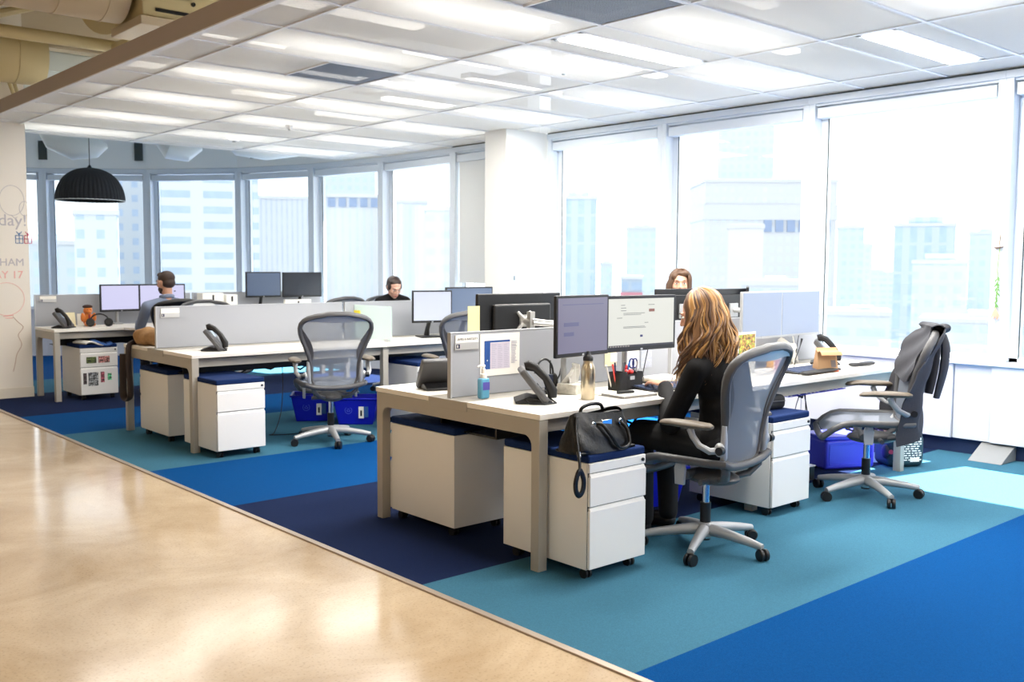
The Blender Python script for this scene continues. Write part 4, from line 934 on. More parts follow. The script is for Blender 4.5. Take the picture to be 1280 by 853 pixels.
for i_, (z, rz, c, nm) in enumerate(((0, 4, (30, 30, 34), 'black'), (0.012, -3, (208, 190, 160), 'tan'), (0.024, 2, (240, 236, 230), 'white'))):
    o = MB().box(-0.12, 0.12, -0.09, 0.09, 0, 0.0115).build('folder', mat('folder_'+nm, c, 0.6), loc=(4.42, 3.66, DZ+z), rot=(0, 0, R(rz)), bevel=0.001)
    tag(o, nm+' folder in the small stack behind the keyboard of the blonde woman, '+('lowest' if i_ == 0 else 'in the middle' if i_ == 1 else 'on top'), 'folder')
# papers pinned to the divider behind the monitors
for lb, x, z, w_, h, m in (('white sheet pinned to the divider below the bright document monitor', 4.33, 0.80, 0.15, 0.16, paper), ('cream note pinned to the divider behind the scissors', 4.18, 0.83, 0.10, 0.12, mat('cream_paper', (240, 232, 196), .8)), ('grey printed sheet pinned to the divider left of the blonde hair', 4.50, 0.80, 0.10, 0.18, mat('grey_print', (176, 180, 192), 0.8, noise=0.3, nscale=80))):
    tag(MB().box(0, w_, -0.002, 0, 0, h).build('pinned_paper', m, loc=(x, 3.906, z)), lb, 'paper')
t = thing('photo_card', 'card with a green and brown photo standing right of the blonde hair', 'card', (5.06, 3.62, DZ), R(4))
MB().box(0, 0.235, -0.002, 0, 0.0, 0.265).build('card', mat('grey_card', (206, 206, 200), 0.7), t)
def photo_mat(name, cols, scale):
    m = mat(name, cols[0], 0.5); nt = m.node_tree; tc = nt.nodes.new('ShaderNodeTexCoord'); n_ = nt.nodes.new('ShaderNodeTexNoise'); n_.inputs['Scale'].default_value = scale; n_.inputs['Detail'].default_value = 3
    cr = nt.nodes.new('ShaderNodeValToRGB'); cr.color_ramp.interpolation = 'CONSTANT'; k_ = len(cols)
    while len(cr.color_ramp.elements) < k_: cr.color_ramp.elements.new(0.5)
    for i__, c_ in enumerate(cols): cr.color_ramp.elements[i__].position = 0 if i__ == 0 else 0.33+0.34*i__/k_; cr.color_ramp.elements[i__].color = lin(c_)+(1,)
    nt.links.new(tc.outputs['Object'], n_.inputs['Vector']); nt.links.new(n_.outputs['Fac'], cr.inputs[0]); nt.links.new(cr.outputs[0], nt.nodes['Principled BSDF'].inputs['Base Color']); return m
ph_m = photo_mat('foliage_photo', [(44, 60, 24), (120, 84, 40), (176, 132, 70), (110, 140, 40), (206, 200, 90)], 42)
MB().box(0.035, 0.225, -0.0035, -0.002, 0.105, 0.25).build('photo', ph_m, t)
MB().box(0.0, 0.235, 0.0, 0.06, 0.0, 0.003).build('card_foot', paper, t)
t = thing('pink_list', 'pink handwritten list standing left of the silver monitor pole', 'paper', (5.42, 3.58, DZ), R(6))
MB().box(0, 0.09, -0.002, 0, 0, 0.165).build('sheet', mat('pink_paper', (240, 214, 220), 0.8), t)
f = MB(); random.seed(9)
for k in range(9): f.box(0.012, 0.03+random.uniform(0.02, 0.045), -0.0035, -0.002, 0.02+k*0.015, 0.024+k*0.015)
f.build('handwriting', mat('red_ink', (220, 90, 110), 0.7), t); MB().box(0, 0.09, 0, 0.05, 0, 0.003).build('fold', paper, t)
tag(MB().box(-0.05, 0.05, -0.02, 0.02, 0, 0.06).build('orange_box', mat('orange_carton', (232, 170, 50), 0.6), loc=(5.68, 3.76, DZ), bevel=0.004), 'small orange box at the foot of the silver monitor pole', 'box')
# gooseneck microphones / cables by the pale monitors
for lb, P in (('thin black gooseneck microphone under the pale pair of monitors', [(5.78, 3.66, DZ), (5.80, 3.66, 0.80), (5.85, 3.66, 0.88), (5.87, 3.66, 0.93)]), ('black cable dropping behind the right pale monitor', [(6.06, 3.8, 0.97), (6.02, 3.79, 0.88), (5.98, 3.77, 0.82)]), ('black monitor cable beside the pen holder', [(4.33, 3.7, 0.96), (4.30, 3.7, 0.86), (4.26, 3.68, 0.80), (4.2, 3.62, 0.765)])):
    o = MB().tube(P, [0.003]*(len(P)-1)+[0.008 if 'micro' in lb else 0.003], 6).build('thin_cable' if 'cable' in lb else 'microphone', cable_m); tag(o, lb, 'cable' if 'cable' in lb else 'microphone')
# crumpled white plastic behind
tag(MB().grid(lambda u, v: ((u-.5)*.30, 0.05*math.sin(u*8)*v, 0.14*v*(1-0.25*math.sin(u*12))+0.02*math.sin(u*23+v*7)), 24, 10, .003).build('white_bag', paper, loc=(5.95, 3.82, DZ+0.004)), 'crumpled white paper bag behind the keyboard near the window', 'bag')
# brown paper bag with folded top
t = thing('paper_bag', 'folded brown paper lunch bag with an orange base stripe at the desk edge', 'paper bag', (5.72, 3.39, DZ), R(-28))
kraft = mat('kraft_paper', (178, 142, 104), 0.8, noise=0.08, nscale=14)
MB().add([(-0.07, -0.045, 0), (0.07, -0.045, 0), (0.07, 0.045, 0), (-0.07, 0.045, 0), (-0.068, -0.006, 0.15), (0.068, -0.006, 0.15), (0.068, 0.006, 0.15), (-0.068, 0.006, 0.15)], [(0, 1, 5, 4), (1, 2, 6, 5), (2, 3, 7, 6), (3, 0, 4, 7), (4, 5, 6, 7), (0, 3, 2, 1)]).build('bag_body', kraft, t, bevel=0.001)
MB().grid(lambda u, v: ((u-.5)*0.15, -0.002-0.075*v, 0.155-0.045*v-0.012*math.sin(v*pi*2)), 4, 8, 0.002).build('folded_flap', kraft, t)
MB().add([(-0.0715, -0.046, 0.002), (0.0715, -0.046, 0.002), (0.0715, 0.046, 0.002), (-0.0715, 0.046, 0.002), (-0.071, -0.0445, 0.014), (0.071, -0.0445, 0.014), (0.071, 0.0445, 0.014), (-0.071, 0.0445, 0.014)], [(0, 1, 5, 4), (1, 2, 6, 5), (2, 3, 7, 6), (3, 0, 4, 7)]).build('base_stripe', mat('orange_print', (216, 92, 52), 0.7), t)
MB().add([(0.02, -0.0402, 0.03), (0.055, -0.0402, 0.03), (0.055, -0.0272, 0.075), (0.02, -0.0272, 0.075)], [(0, 1, 2, 3)]).build('printed_square', mat('print_grey', (112, 104, 104), 0.7), t)
# yellow sheet and note behind nearest divider
tag(MB().box(0, 0.085, -0.001, 0.001, 0, 0.17).build('yellow_note', mat('pale_yellow_paper', (236, 228, 168), 0.8), loc=(3.41, 4.225, 1.02)), 'pale yellow sheet hanging on the left edge of the black monitor', 'note')

# ------------------------------------------------------------ bags, boxes and bins
leather = mat('black_leather', (8, 7, 7), 0.34, spec=0.4, bump=0.6, bscale=45)
t = thing('handbag', 'black leather handbag with two handles on the nearest blue cushion', 'handbag', (3.235, 3.07, 0.5795), R(0))
def bagf(u, v):
    a = 2*pi*u; c, s = math.cos(a), math.sin(a); se = 2/3.2
    z = 0.172*v; w_ = 0.20*(1-0.17*v**1.6)*(1 if v > 0.02 else 0.95); d = 0.09*(1-0.75*v**1.6)+0.008*math.sin(a*5+v*6)*(v*(1-v)*4)
    return (w_*math.copysign(abs(c)**se, c), d*math.copysign(abs(s)**se, s), z+0.012*math.sin(a*2)*v)
MB().grid(bagf, 48, 16).build('bag_body', leather, t)
MB().box(-0.185, 0.185, -0.08, 0.08, 0.0, 0.012).build('bag_base', leather, t, bevel=0.006)
for s in (-1,):
    MB().tube([(-0.055, -0.045, 0.125), (-0.04, -0.075, 0.125), (0.0, -0.098, 0.07), (0.04, -0.104, 0.02), (0.085, -0.104, 0.0+0.012), (0.12, -0.098, 0.03), (0.125, -0.075, 0.09), (0.105, -0.045, 0.125)], 0.0085, 10, sm=5).build('handle', leather, t)
    MB().tube([(-0.06, 0.035, 0.13), (-0.06, 0.04, 0.185), (0.0, 0.03, 0.205), (0.07, 0.035, 0.19), (0.08, 0.035, 0.13)], 0.0085, 10, sm=5).build('handle', leather, t)
MB().box(-0.015, 0.05, -0.052, -0.046, 0.112, 0.14).build('silver_plaque', chrome, t, bevel=0.002)
r_ = MB()
for x in (-0.075, 0.105): r_.tube([(x+0.012*math.cos(a), -0.055, 0.125+0.012*math.sin(a)) for a in [2*pi*k/12 for k in range(12)]], 0.003, 6, closed=True)
r_.build('handle_ring', chrome, t)
MB().grid(lambda u, v: (-0.145+0.29*u, -0.012+0.02*v, 0.165+0.004*math.sin(u*9)), 8, 2, 0.006).build('zip_edge', black_soft, t)
MB().tube([(-0.15, -0.02, 0.16), (-0.175, -0.045, 0.11), (-0.195, -0.075, 0.04), (-0.205, -0.098, -0.03), (-0.215, -0.105, -0.08)], 0.007, 8, flat=2.0, sm=5).build('shoulder_strap', leather, t)
MB().tube([(-0.215, -0.108, -0.055), (-0.238, -0.108, -0.10), (-0.236, -0.108, -0.145), (-0.215, -0.108, -0.165), (-0.194, -0.108, -0.145), (-0.190, -0.108, -0.10)], 0.0075, 8, closed=True, flat=1.8, sm=5).build('strap_loop', leather, t)
MB().cyl((-0.195, -0.08, 0.02), (-0.20, -0.09, 0.0), 0.009, n=8).build('strap_buckle', chrome, t)
t = thing('pouch', 'black zipped pouch on the blue cushion beside the jacket-draped chair', 'pouch', (4.90, 3.33, 0.5795), R(-8))
MB().box(-0.14, 0.14, -0.09, 0.09, 0, 0.085).build('pouch_body', mat('black_nylon', (26, 26, 28), 0.7), t, bevel=0.03, seg=5)
MB().tube([(-0.12, -0.0925, 0.05), (0.0, -0.094, 0.052), (0.12, -0.0925, 0.05), (0.142, 0, 0.052)], 0.003, 6).build('zip', dark_grey, t)
def make_bin(label, m=bin_blue):
    t = thing('recycling_bin', label, 'bin', (0, 0, 0), 0, 'blue bins')
    b = MB()
    def ring(z, w_, d, o=0): return [(-w_-o, -d-o, z), (w_+o, -d-o, z), (w_+o, d+o, z), (-w_-o, d+o, z)]
    V = ring(0, 0.15, 0.115)+ring(0.24, 0.19, 0.15)+ring(0.24, 0.205, 0.165)+ring(0.225, 0.205, 0.165)+ring(0.225, 0.192, 0.152)
    V2 = ring(0.24, 0.186, 0.146)+ring(0.006, 0.146, 0.111)
    F = [(0, 3, 2, 1)]
    for i in range(4):
        j = (i+1) % 4; F += [(i, j, 16+j, 16+i), (16+i, 16+j, 12+j, 12+i), (12+i, 12+j, 8+j, 8+i), (8+i, 8+j, 20+j, 20+i), (20+i, 20+j, 24+j, 24+i)]
    F.append((24, 25, 26, 27)); b.add(V+V2, F); b.build('bin_body', m, t, bevel=0.006)
    e = MB(); e.tube([(-0.06+0.03*math.cos(a), -0.139, 0.13+0.03*math.sin(a)) for a in [2*pi*k/20 for k in range(20)]], 0.002, 5, closed=True)
    for q in range(3):
        a = R(90+120*q); e.tube([(-0.06+0.012*math.cos(a+d), -0.139, 0.13+0.012*math.sin(a+d)) for d in (-.7, 0, .7)], 0.003, 5)
    e.build('recycling_mark', mat('pale_blue_print', (90, 110, 220), 0.6), t)
    s_ = MB(); s_.box(0.03, 0.075, -0.142, -0.136, 0.06, 0.17); s_.build('bin_label', paper, t)
    MB().box(0.078, 0.115, -0.142, -0.136, 0.07, 0.17).build('bin_label', mat('blue_green_label', (40, 90, 160), 0.6), t)
    MB().box(0.045, 0.06, -0.1435, -0.1415, 0.08, 0.13).build('label_figure', black_pl, t)
    return t
b1 = make_bin('blue recycling bin on the left behind the empty grey chair'); b1.location = (4.52, 7.83, 0.0045); b1.rotation_euler = (0, 0, R(-34))
BG = 'blue bins'
dup(b1, 'blue recycling bin with a white label on the right behind the empty grey chair', (4.72, 7.42, 0.0045), R(-40), BG)
dup(b1, 'blue recycling bin with a white label beside the chair of the blonde woman', (4.42, 3.78, 0.0045), R(-20), BG)
dup(b1, 'blue bin left under the nearest desk, by the knees of the blonde woman', (4.10, 3.98, 0.0045), R(-30), BG)
t = thing('storage_crate', 'translucent blue lidded crate behind the jacket-draped chair', 'crate', (6.33, 3.62, 0.0045), R(-25))
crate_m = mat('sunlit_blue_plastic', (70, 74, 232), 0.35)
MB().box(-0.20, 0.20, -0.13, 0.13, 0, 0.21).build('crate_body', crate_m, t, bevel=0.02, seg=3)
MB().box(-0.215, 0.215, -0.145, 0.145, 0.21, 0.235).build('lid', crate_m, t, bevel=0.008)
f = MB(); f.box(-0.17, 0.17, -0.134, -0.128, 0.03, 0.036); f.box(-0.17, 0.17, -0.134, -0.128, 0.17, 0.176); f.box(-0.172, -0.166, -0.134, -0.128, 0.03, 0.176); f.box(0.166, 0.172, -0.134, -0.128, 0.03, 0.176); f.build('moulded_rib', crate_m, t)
t = thing('tote_bag', 'black and white newsprint-pattern bag standing beside the blue crate', 'bag', (6.67, 3.36, 0.0045), R(-30))
MB().box(-0.13, 0.15, -0.11, 0.11, 0, 0.235).build('bag_body', mat('dark_teal_print', (34, 66, 76), 0.6), t, bevel=0.045, seg=5)
f = MB(); random.seed(21)
for r_ in range(9):
    x = -0.10
    while x < 0.10:
        wq = random.uniform(0.012, 0.045); f.box(x, min(x+wq, 0.115), -0.1125, -0.109, 0.05+r_*0.016, 0.058+r_*0.016); x += wq+0.01
f.build('printed_text', paper, t)
f = MB(); f.box(-0.10, 0.11, -0.113, -0.1, 0.195, 0.21); f.box(-0.10, 0.11, -0.10, 0.10, 0.2345, 0.237); f.box(0.03, 0.10, -0.1135, -0.109, 0.04, 0.07); f.build('white_panel', paper, t)
text('Nous', 0.05, mat('dark_teal_print', (34, 66, 76), 0.6), 'lettering', t, (-0.09, -0.1145, 0.155), (R(90), 0, 0))
MB().ell((-0.135, -0.06, 0.11), (0.022, 0.04, 0.05)).build('side_pocket', mat('dark_blue_pocket', (24, 30, 66), 0.6), t)
MB().lathe([(0.001, 0), (0.016, 0), (0.016, 0.004), (0.001, 0.004)], n=14).build('round_badge', mat('pink_badge', (214, 90, 120), 0.5), t, rot=(R(90), 0, R(-40)), loc=(-0.12, -0.108, 0.115))
tag(MB().box(-0.12, 0.10, -0.06, 0.06, 0, 0.02).build('book', mat('maroon_cover', (66, 40, 44), 0.6), loc=(6.72, 3.42, 0.245), rot=(0, 0, R(-30)), bevel=0.002), 'dark maroon book lying on top of the newsprint-pattern bag', 'book')
t = thing('file_box', 'low black box with a white lid on the floor beside the window-end pedestal', 'box', (5.62, 3.62, 0.0045), R(-10))
MB().box(-0.17, 0.17, -0.12, 0.12, 0, 0.09).build('box_body', black_pl, t, bevel=0.004); MB().box(-0.175, 0.175, -0.125, 0.125, 0.09, 0.10).build('lid', paper, t, bevel=0.003); MB().box(-0.1, 0.12, -0.08, 0.08, 0.10, 0.135).build('paper_pile', mat('pale_card', (220, 222, 230), 0.7), t, bevel=0.002)
# blue wire tray below the desk at the window end
t = thing('wire_tray', 'blue wire tray with a power strip under the window end of the nearest desk', 'cable tray', (5.35, 3.42, 0.60))
f = MB()
for k in range(16): f.tube([(k*0.045, 0, 0.05), (k*0.045, 0, 0), (k*0.045, 0.12, 0), (k*0.045, 0.12, 0.1)], 0.0025, 5)
for y, z in ((0, 0.05), (0, 0), (0.06, 0), (0.12, 0), (0.12, 0.05)): f.cyl((0, y, z), (0.68, y, z), 0.003, n=6)
f.build('wires', mat('blue_wire', (24, 46, 200), 0.4), t); MB().box(0.02, 0.45, 0.02, 0.07, 0.004, 0.05).build('power_strip', black_pl, t, bevel=0.004)
for i_, (lb, P) in enumerate((('thin cable hanging in a loop behind the nearest drawer pedestals', [(3.42, 3.86, 0.57), (3.36, 3.8, 0.5), (3.33, 3.78, 0.40), (3.36, 3.78, 0.33), (3.40, 3.79, 0.30), (3.44, 3.80, 0.34), (3.46, 3.82, 0.42), (3.44, 3.85, 0.55)]),
    ('thin cable loop hanging between the pedestals of the middle desk', [(3.2, 7.48, 0.57), (3.16, 7.46, 0.45), (3.18, 7.46, 0.36), (3.24, 7.46, 0.33), (3.28, 7.47, 0.42), (3.24, 7.49, 0.56)]),
    ('black cable hanging from the middle desk down to the carpet', [(4.0, 7.45, 0.56), (3.99, 7.43, 0.35), (3.95, 7.40, 0.15), (3.86, 7.34, 0.02), (3.80, 7.3, 0.012), (3.95, 7.22, 0.012), (4.1, 7.25, 0.012)]),
    ('tangle of dark cables hanging left of the jacket-draped chair', [(5.6, 3.5, 0.58), (5.56, 3.5, 0.5), (5.60, 3.52, 0.42), (5.66, 3.5, 0.36), (5.70, 3.5, 0.45), (5.66, 3.5, 0.58)]),
    ('thin cable reaching the floor beside the window-end pedestal', [(5.75, 3.55, 0.6), (5.76, 3.55, 0.4), (5.73, 3.56, 0.2), (5.78, 3.58, 0.02)]))):
    tag(MB().tube(P, 0.0035, 6, sm=6).build('hanging_cable', cable_m), lb, 'cable')

# ------------------------------------------------------------ people
def V3(*a): return Vector(a)
def head_shapes(c, H, s=1.0):
    """c: head centre, H: 3x3 with columns right, forward, up"""
    def P(x, y, z): return c+H @ Vector((x*s, y*s, z*s))
    def E(x, y, z, a, b, d): return ('e', P(x, y, z), (a*s, b*s, d*s), H)
    return [E(0, -0.012, 0.03, 0.074, 0.092, 0.082), E(0, 0.02, -0.01, 0.066, 0.070, 0.085), E(0, 0.032, -0.055, 0.050, 0.048, 0.050), E(0, 0.058, -0.088, 0.024, 0.020, 0.018),
            E(0, 0.082, 0.028, 0.046, 0.012, 0.010), ('c', P(0, 0.088, 0.015), P(0, 0.108, -0.022), 0.007*s, 0.011*s), E(0.012, 0.096, -0.027, 0.008, 0.008, 0.006), E(-0.012, 0.096, -0.027, 0.008, 0.008, 0.006),
            E(0.036, 0.064, -0.022, 0.022, 0.018, 0.016), E(-0.036, 0.064, -0.022, 0.022, 0.018, 0.016), E(0, 0.081, -0.058, 0.021, 0.010, 0.009),
            E(0.074, -0.008, -0.002, 0.009, 0.019, 0.030), E(-0.074, -0.008, -0.002, 0.009, 0.019, 0.030)]
def hand_shapes(w, d, up, s=1.0, curl=0.35, mir=1):
    """w wrist, d direction of the fingers, up: back of the hand; palm and five separate fingers"""
    d = d.normalized(); up = (up-d*up.dot(d)).normalized(); side = d.cross(up)*mir
    H = Matrix((side, d, up)).transposed()
    out = [('e', w+d*0.045*s, (0.040*s, 0.050*s, 0.014*s), H), ('c', w-d*0.03, w+d*0.02, 0.024*s, 0.024*s, 0.7)]
    for i, (off, L) in enumerate(((-0.030, 0.066), (-0.010, 0.076), (0.010, 0.072), (0.029, 0.056))):
        p = w+d*(0.083-0.006*abs(i-1))*s+side*off*s; dd = d+side*off*1.5
        for j, (f_, r0, r1) in enumerate(((0.45, 0.0095, 0.0088), (0.32, 0.0086, 0.008), (0.23, 0.0078, 0.0068))):
            dd = (dd-up*curl*(0.5+j*0.7)).normalized(); q = p+dd*L*f_*s; out.append(('c', p, q, r0*s, r1*s)); p = q
    p = w+d*0.03*s-side*0.034*s
    for f_, r0, r1 in ((0.034, 0.013, 0.0105), (0.028, 0.0105, 0.009)):
        dd = (d*0.8-side*0.75-up*0.25).normalized(); q = p+dd*f_*s; out.append(('c', p, q, r0*s, r1*s)); p = q
    return out
def make_person(label, J, voxel, top_m, trouser_m, hair_fn, face=True, skin_m=None, sc=1.0, collar=False, cloth_voxel=None):
    root = thing('person', label, 'person', tuple(Vector((J['hip'].x, J['hip'].y, 0))))
    def S(lst):     # into root space
        o = root.location; r = []
        for sh in lst:
            if sh[0] == 'c': r.append(('c', sh[1]-o, sh[2]-o)+tuple(sh[3:]))
            else: r.append(('e', sh[1]-o)+tuple(sh[2:]))
        return r
    root.location = (J['hip'].x, J['hip'].y, 0)
    hip, waist, chest, neck, hc, H = J['hip'], J['waist'], J['chest'], J['neck'], J['head'], J['H']
    sh_ax = (J['shR']-J['shL']).normalized(); upv = (neck-waist).normalized(); fw = upv.cross(sh_ax).normalized()*1.0
    T = Matrix((sh_ax, fw, upv)).transposed()
    def torso(g): 
        return [('e', hip, (0.165+g, 0.115+g, 0.11+g), T), ('e', waist, (0.116+g, 0.09+g, 0.12), T), ('e', chest, (0.138+g, 0.102+g, 0.13+g), T), ('e', (chest+neck)/2-upv*0.005, (0.13+g, 0.075+g, 0.062), T),
                ('c', J['shL'], neck-upv*0.03, 0.046+g, 0.040+g), ('c', J['shR'], neck-upv*0.03, 0.046+g, 0.040+g), ('c', waist, chest, 0.10+g, 0.10+g), ('c', hip, waist, 0.115+g, 0.10+g)]
    def arms(g, hands=True):
        o = []
        for s in ('L', 'R'):
            a, b, c = J['sh'+s], J['el'+s], J['wr'+s]
            o += [('c', a, b, 0.046+g, 0.037+g), ('c', b, c if hands else b.lerp(c, 0.90), 0.038+g, (0.024 if hands else 0.029)+g)]
        return o
    def legs(g):
        o = []
        for s in ('L', 'R'):
            a, b, c, d = J['hp'+s], J['kn'+s], J['an'+s], J['to'+s]
            o += [('c', a, b, 0.078+g, 0.055+g), ('c', b, c, 0.052+g, 0.036+g)]
        return o
    feet = []
    for s in ('L', 'R'): feet += [('c', J['an'+s]-Vector((0, 0, 0.045)), J['to'+s], 0.036, 0.03, 0.8)]
    body = torso(0)+arms(0)+legs(0)+feet+[('c', neck-upv*0.05, hc-H@Vector((0, 0.015, 0.055)), 0.052, 0.050)]+head_shapes(hc, H, sc)
    for s in ('L', 'R'):
        body += hand_shapes(J['wr'+s], J['hd'+s], J.get('hu'+s, Vector((0, 0, 1))), 1.0, J.get('curl', 0.3), 1 if s == 'R' else -1)
    mobj('body', blob(S(body), voxel, 2), skin_m or skin, root)
    cv = cloth_voxel or voxel*1.4
    mobj('top', blob(S(torso(0.013)+arms(0.013, False)), cv, 3), top_m, root)
    mobj('trousers', blob(S([('e', hip, (0.178, 0.13, 0.115), T)]+legs(0.017)), cv, 3), trouser_m, root)
    for k in (0, 1):
        f_ = feet[k]; mobj('shoe', blob(S([(f_[0], f_[1], f_[2], f_[3]+0.008, f_[4]+0.010)]), 0.012, 2), black_soft, root)
    def P(x, y, z): return hc+H @ Vector((x*sc, y*sc, z*sc))-root.location
    if face:
        e = MB(); i_ = MB(); b = MB()
        for s in (-1, 1):
            e.ell(P(s*0.030, 0.080, 0.008), (0.0135, 0.0085, 0.0065), 14, 8, H); i_.ell(P(s*0.030, 0.0868, 0.008), (0.0055, 0.0028, 0.0055), 12, 6, H)
            MB().tube([P(s*0.015, 0.0940, 0.031), P(s*0.030, 0.0925, 0.034), P(s*0.047, 0.080, 0.027)], [0.0028, 0.0032, 0.0016], 6).build('eyebrow', mat('brow_brown', (74, 52, 38), 0.8), root)
            MB().tube([P(s*0.017, 0.0895, 0.012), P(s*0.030, 0.0915, 0.0165), P(s*0.043, 0.0825, 0.011)], [0.0012, 0.0018, 0.0012], 6).build('eyelashes', mat('brow_brown', (74, 52, 38), 0.8), root)
        e.build('eyes', mat('eye_white', (236, 232, 228), 0.3), root); i_.build('irises', mat('iris', (84, 72, 64), 0.2), root)
        m_ = MB(); m_.tube([P(-0.022, 0.086, -0.058), P(-0.008, 0.0925, -0.054), P(0, 0.092, -0.056), P(0.008, 0.0925, -0.054), P(0.022, 0.086, -0.058)], [0.0015, 0.004, 0.0042, 0.004, 0.0015], 8)
        m_.tube([P(-0.018, 0.087, -0.062), P(0, 0.0925, -0.065), P(0.018, 0.087, -0.062)], [0.0015, 0.0048, 0.0015], 8); m_.build('lips', mat('lips', (196, 112, 104), 0.45), root)
    hair_fn(root, hc-root.location, H, sc)
    if collar:
        nk = neck-root.location
        MB().tube([nk+T@Vector((0.066*math.cos(a), 0.064*math.sin(a), 0.012)) for a in [2*pi*k/20 for k in range(20)]], 0.013, 8, closed=True, flat=1.6).build('collar', top_m, root)
    return root
def hmat(yaw, pitch, roll=0.0):
    """yaw: heading of the face measured from +Y towards -X; pitch > 0 looks down"""
    return (Matrix.Rotation(yaw, 3, 'Z') @ Matrix.Rotation(-pitch, 3, 'X') @ Matrix.Rotation(roll, 3, 'Y'))
blacktop = mat('black_knit', (10, 9, 10), 0.8, spec=0.25, bump=0.3, bscale=160); blackpant = mat('black_trousers', (13, 13, 15), 0.8)
shirt = mat('grey_blue_shirt', (122, 134, 158), 0.8, noise=0.06, nscale=30, bump=0.3, bscale=40)
def seated(hx, hy, head, yaw_h, pitch_h, f, shz=0.98, wrL=None, wrR=None, elL=None, elR=None, shw=0.19, lean=0.06, side=(0, 0)):
    """f: +1 faces +Y, -1 faces -Y; L/R are the person's own"""
    F = Vector((0, f, 0)); Rr = Vector((f, 0, 0)); hip = V3(hx, hy, 0.545)
    nk = hip+F*lean+V3(side[0], side[1], shz+0.065-0.545)
    J = dict(hip=hip, neck=nk, waist=hip.lerp(nk, 0.38)-F*0.01, chest=hip.lerp(nk, 0.70), head=V3(*head), H=hmat(yaw_h, pitch_h))
    for s, k in (('L', -1), ('R', 1)):
        sh = nk-V3(0, 0, 0.085)+Rr*shw*k*0.9; J['sh'+s] = sh
        J['wr'+s] = V3(*(wrL if s == 'L' else wrR)); e = (elL if s == 'L' else elR)
        J['el'+s] = V3(*e) if e else (sh.lerp(J['wr'+s], 0.5)+V3(0.06*k*f, -0.06*f, -0.13))
        J['hd'+s] = Vector((J['wr'+s]-J['el'+s]).to_tuple()); J['hd'+s].z *= 0.2
        J['hp'+s] = hip+Rr*0.09*k+F*0.05+V3(0, 0, -0.005); J['kn'+s] = hip+Rr*0.11*k+F*0.44+V3(0, 0, 0.0); J['an'+s] = hip+Rr*0.10*k+F*0.42+V3(0, 0, -0.45); J['to'+s] = J['an'+s]+F*0.15+V3(0, 0, -0.055)
    return J
# --- the blonde woman
hair_ms = [mat('hair_dark_blonde', (112, 78, 46), 0.45, noise=0.15, nscale=60), mat('hair_golden', (168, 124, 70), 0.4, noise=0.12, nscale=60), mat('hair_light', (206, 168, 122), 0.4), mat('hair_brown', (84, 58, 38), 0.5)]
def long_hair(root, c, H, sc):
    random.seed(17); mb = MB()
    def P(x, y, z): return c+H @ Vector((x, y, z))
    caps = [('e', P(0, -0.020, 0.034), (0.084, 0.096, 0.088), H), ('e', P(0, -0.045, -0.05), (0.074, 0.068, 0.09), H)]
    mobj('hair_under', blob(caps, 0.007, 2), hair_ms[0], root)
    for i in range(420):
        a = R(random.uniform(-215, 35))         # round the head; -90 is the back, 0 her right ear, 180 her left
        rs = random.uniform(0.96, 1.07); pts = []
        ca, sa = math.cos(a), math.sin(a)
        for k in range(7):
            th = R(6+84*k/6)
            pts.append(P(0.012*(1-k/6)+0.089*rs*math.sin(th)*ca, -0.018+0.103*rs*math.sin(th)*sa, 0.030+0.094*rs*math.cos(th)))
        leftness = max(0, -ca); L = random.uniform(0.26, 0.38)
        clump = round(a*5)/5; ph = clump*4+random.uniform(-0.35, 0.35); am = 0.011+0.007*math.sin(clump*11)
        base = pts[-1]-Vector((0, 0, 0.002)); out = Vector((H @ Vector((ca, sa, 0))).to_tuple()); out.z = 0; out.normalize()
        tang = Vector((-out.y, out.x, 0)); n_ = 16
        lay = random.uniform(-0.012, 0.008)
        for k in range(1, n_+1):
            q = k/n_
            sp = (0.052*math.sin(min(1, q*1.5)*pi/2) if sa < 0.2 else 0.015*q)+lay*q
            w_ = am*min(1, q*2.2)
            p = base+Vector((0, 0, -L*q))+out*(sp+w_*math.sin(q*11.5+ph))+tang*(w_*1.5*math.cos(q*11.5+ph))
            if sa < -0.3: p.y -= 0.02*q
            if leftness > 0.5: p += Vector((-0.025*q, 0.03*q, -0.02*q))
            pts.append(p)
        r0 = random.uniform(0.0040, 0.0072); m = len(pts)
        rr = [r0*(0.6+0.4*min(1, k/3))*(1 if k < m-6 else max(0.12, (m-k)/7)) for k in range(m)]
        mb.slot(random.choices([0, 1, 2, 3], [0.38, 0.30, 0.12, 0.20])[0]).tube(pts, rr, 5, flat=0.7)
    mb.build('hair', hair_ms, root)
J = seated(3.99, 2.92, (3.955, 3.045, 1.180), R(24), R(20), 1, shz=0.935, wrL=(4.07, 3.36, 0.785), wrR=(4.44, 3.30, 0.775), elL=(3.80, 3.10, 0.63), elR=(4.30, 3.00, 0.66), lean=0.04, shw=0.185)
J['hdL'] = Vector((0.12, 0.9, 0.05)); J['hdR'] = Vector((0.1, 0.9, 0))
make_person('woman with long wavy blonde hair in a black top, typing at the nearest desk', J, 0.0055, blacktop, blackpant, long_hair, cloth_voxel=0.008)
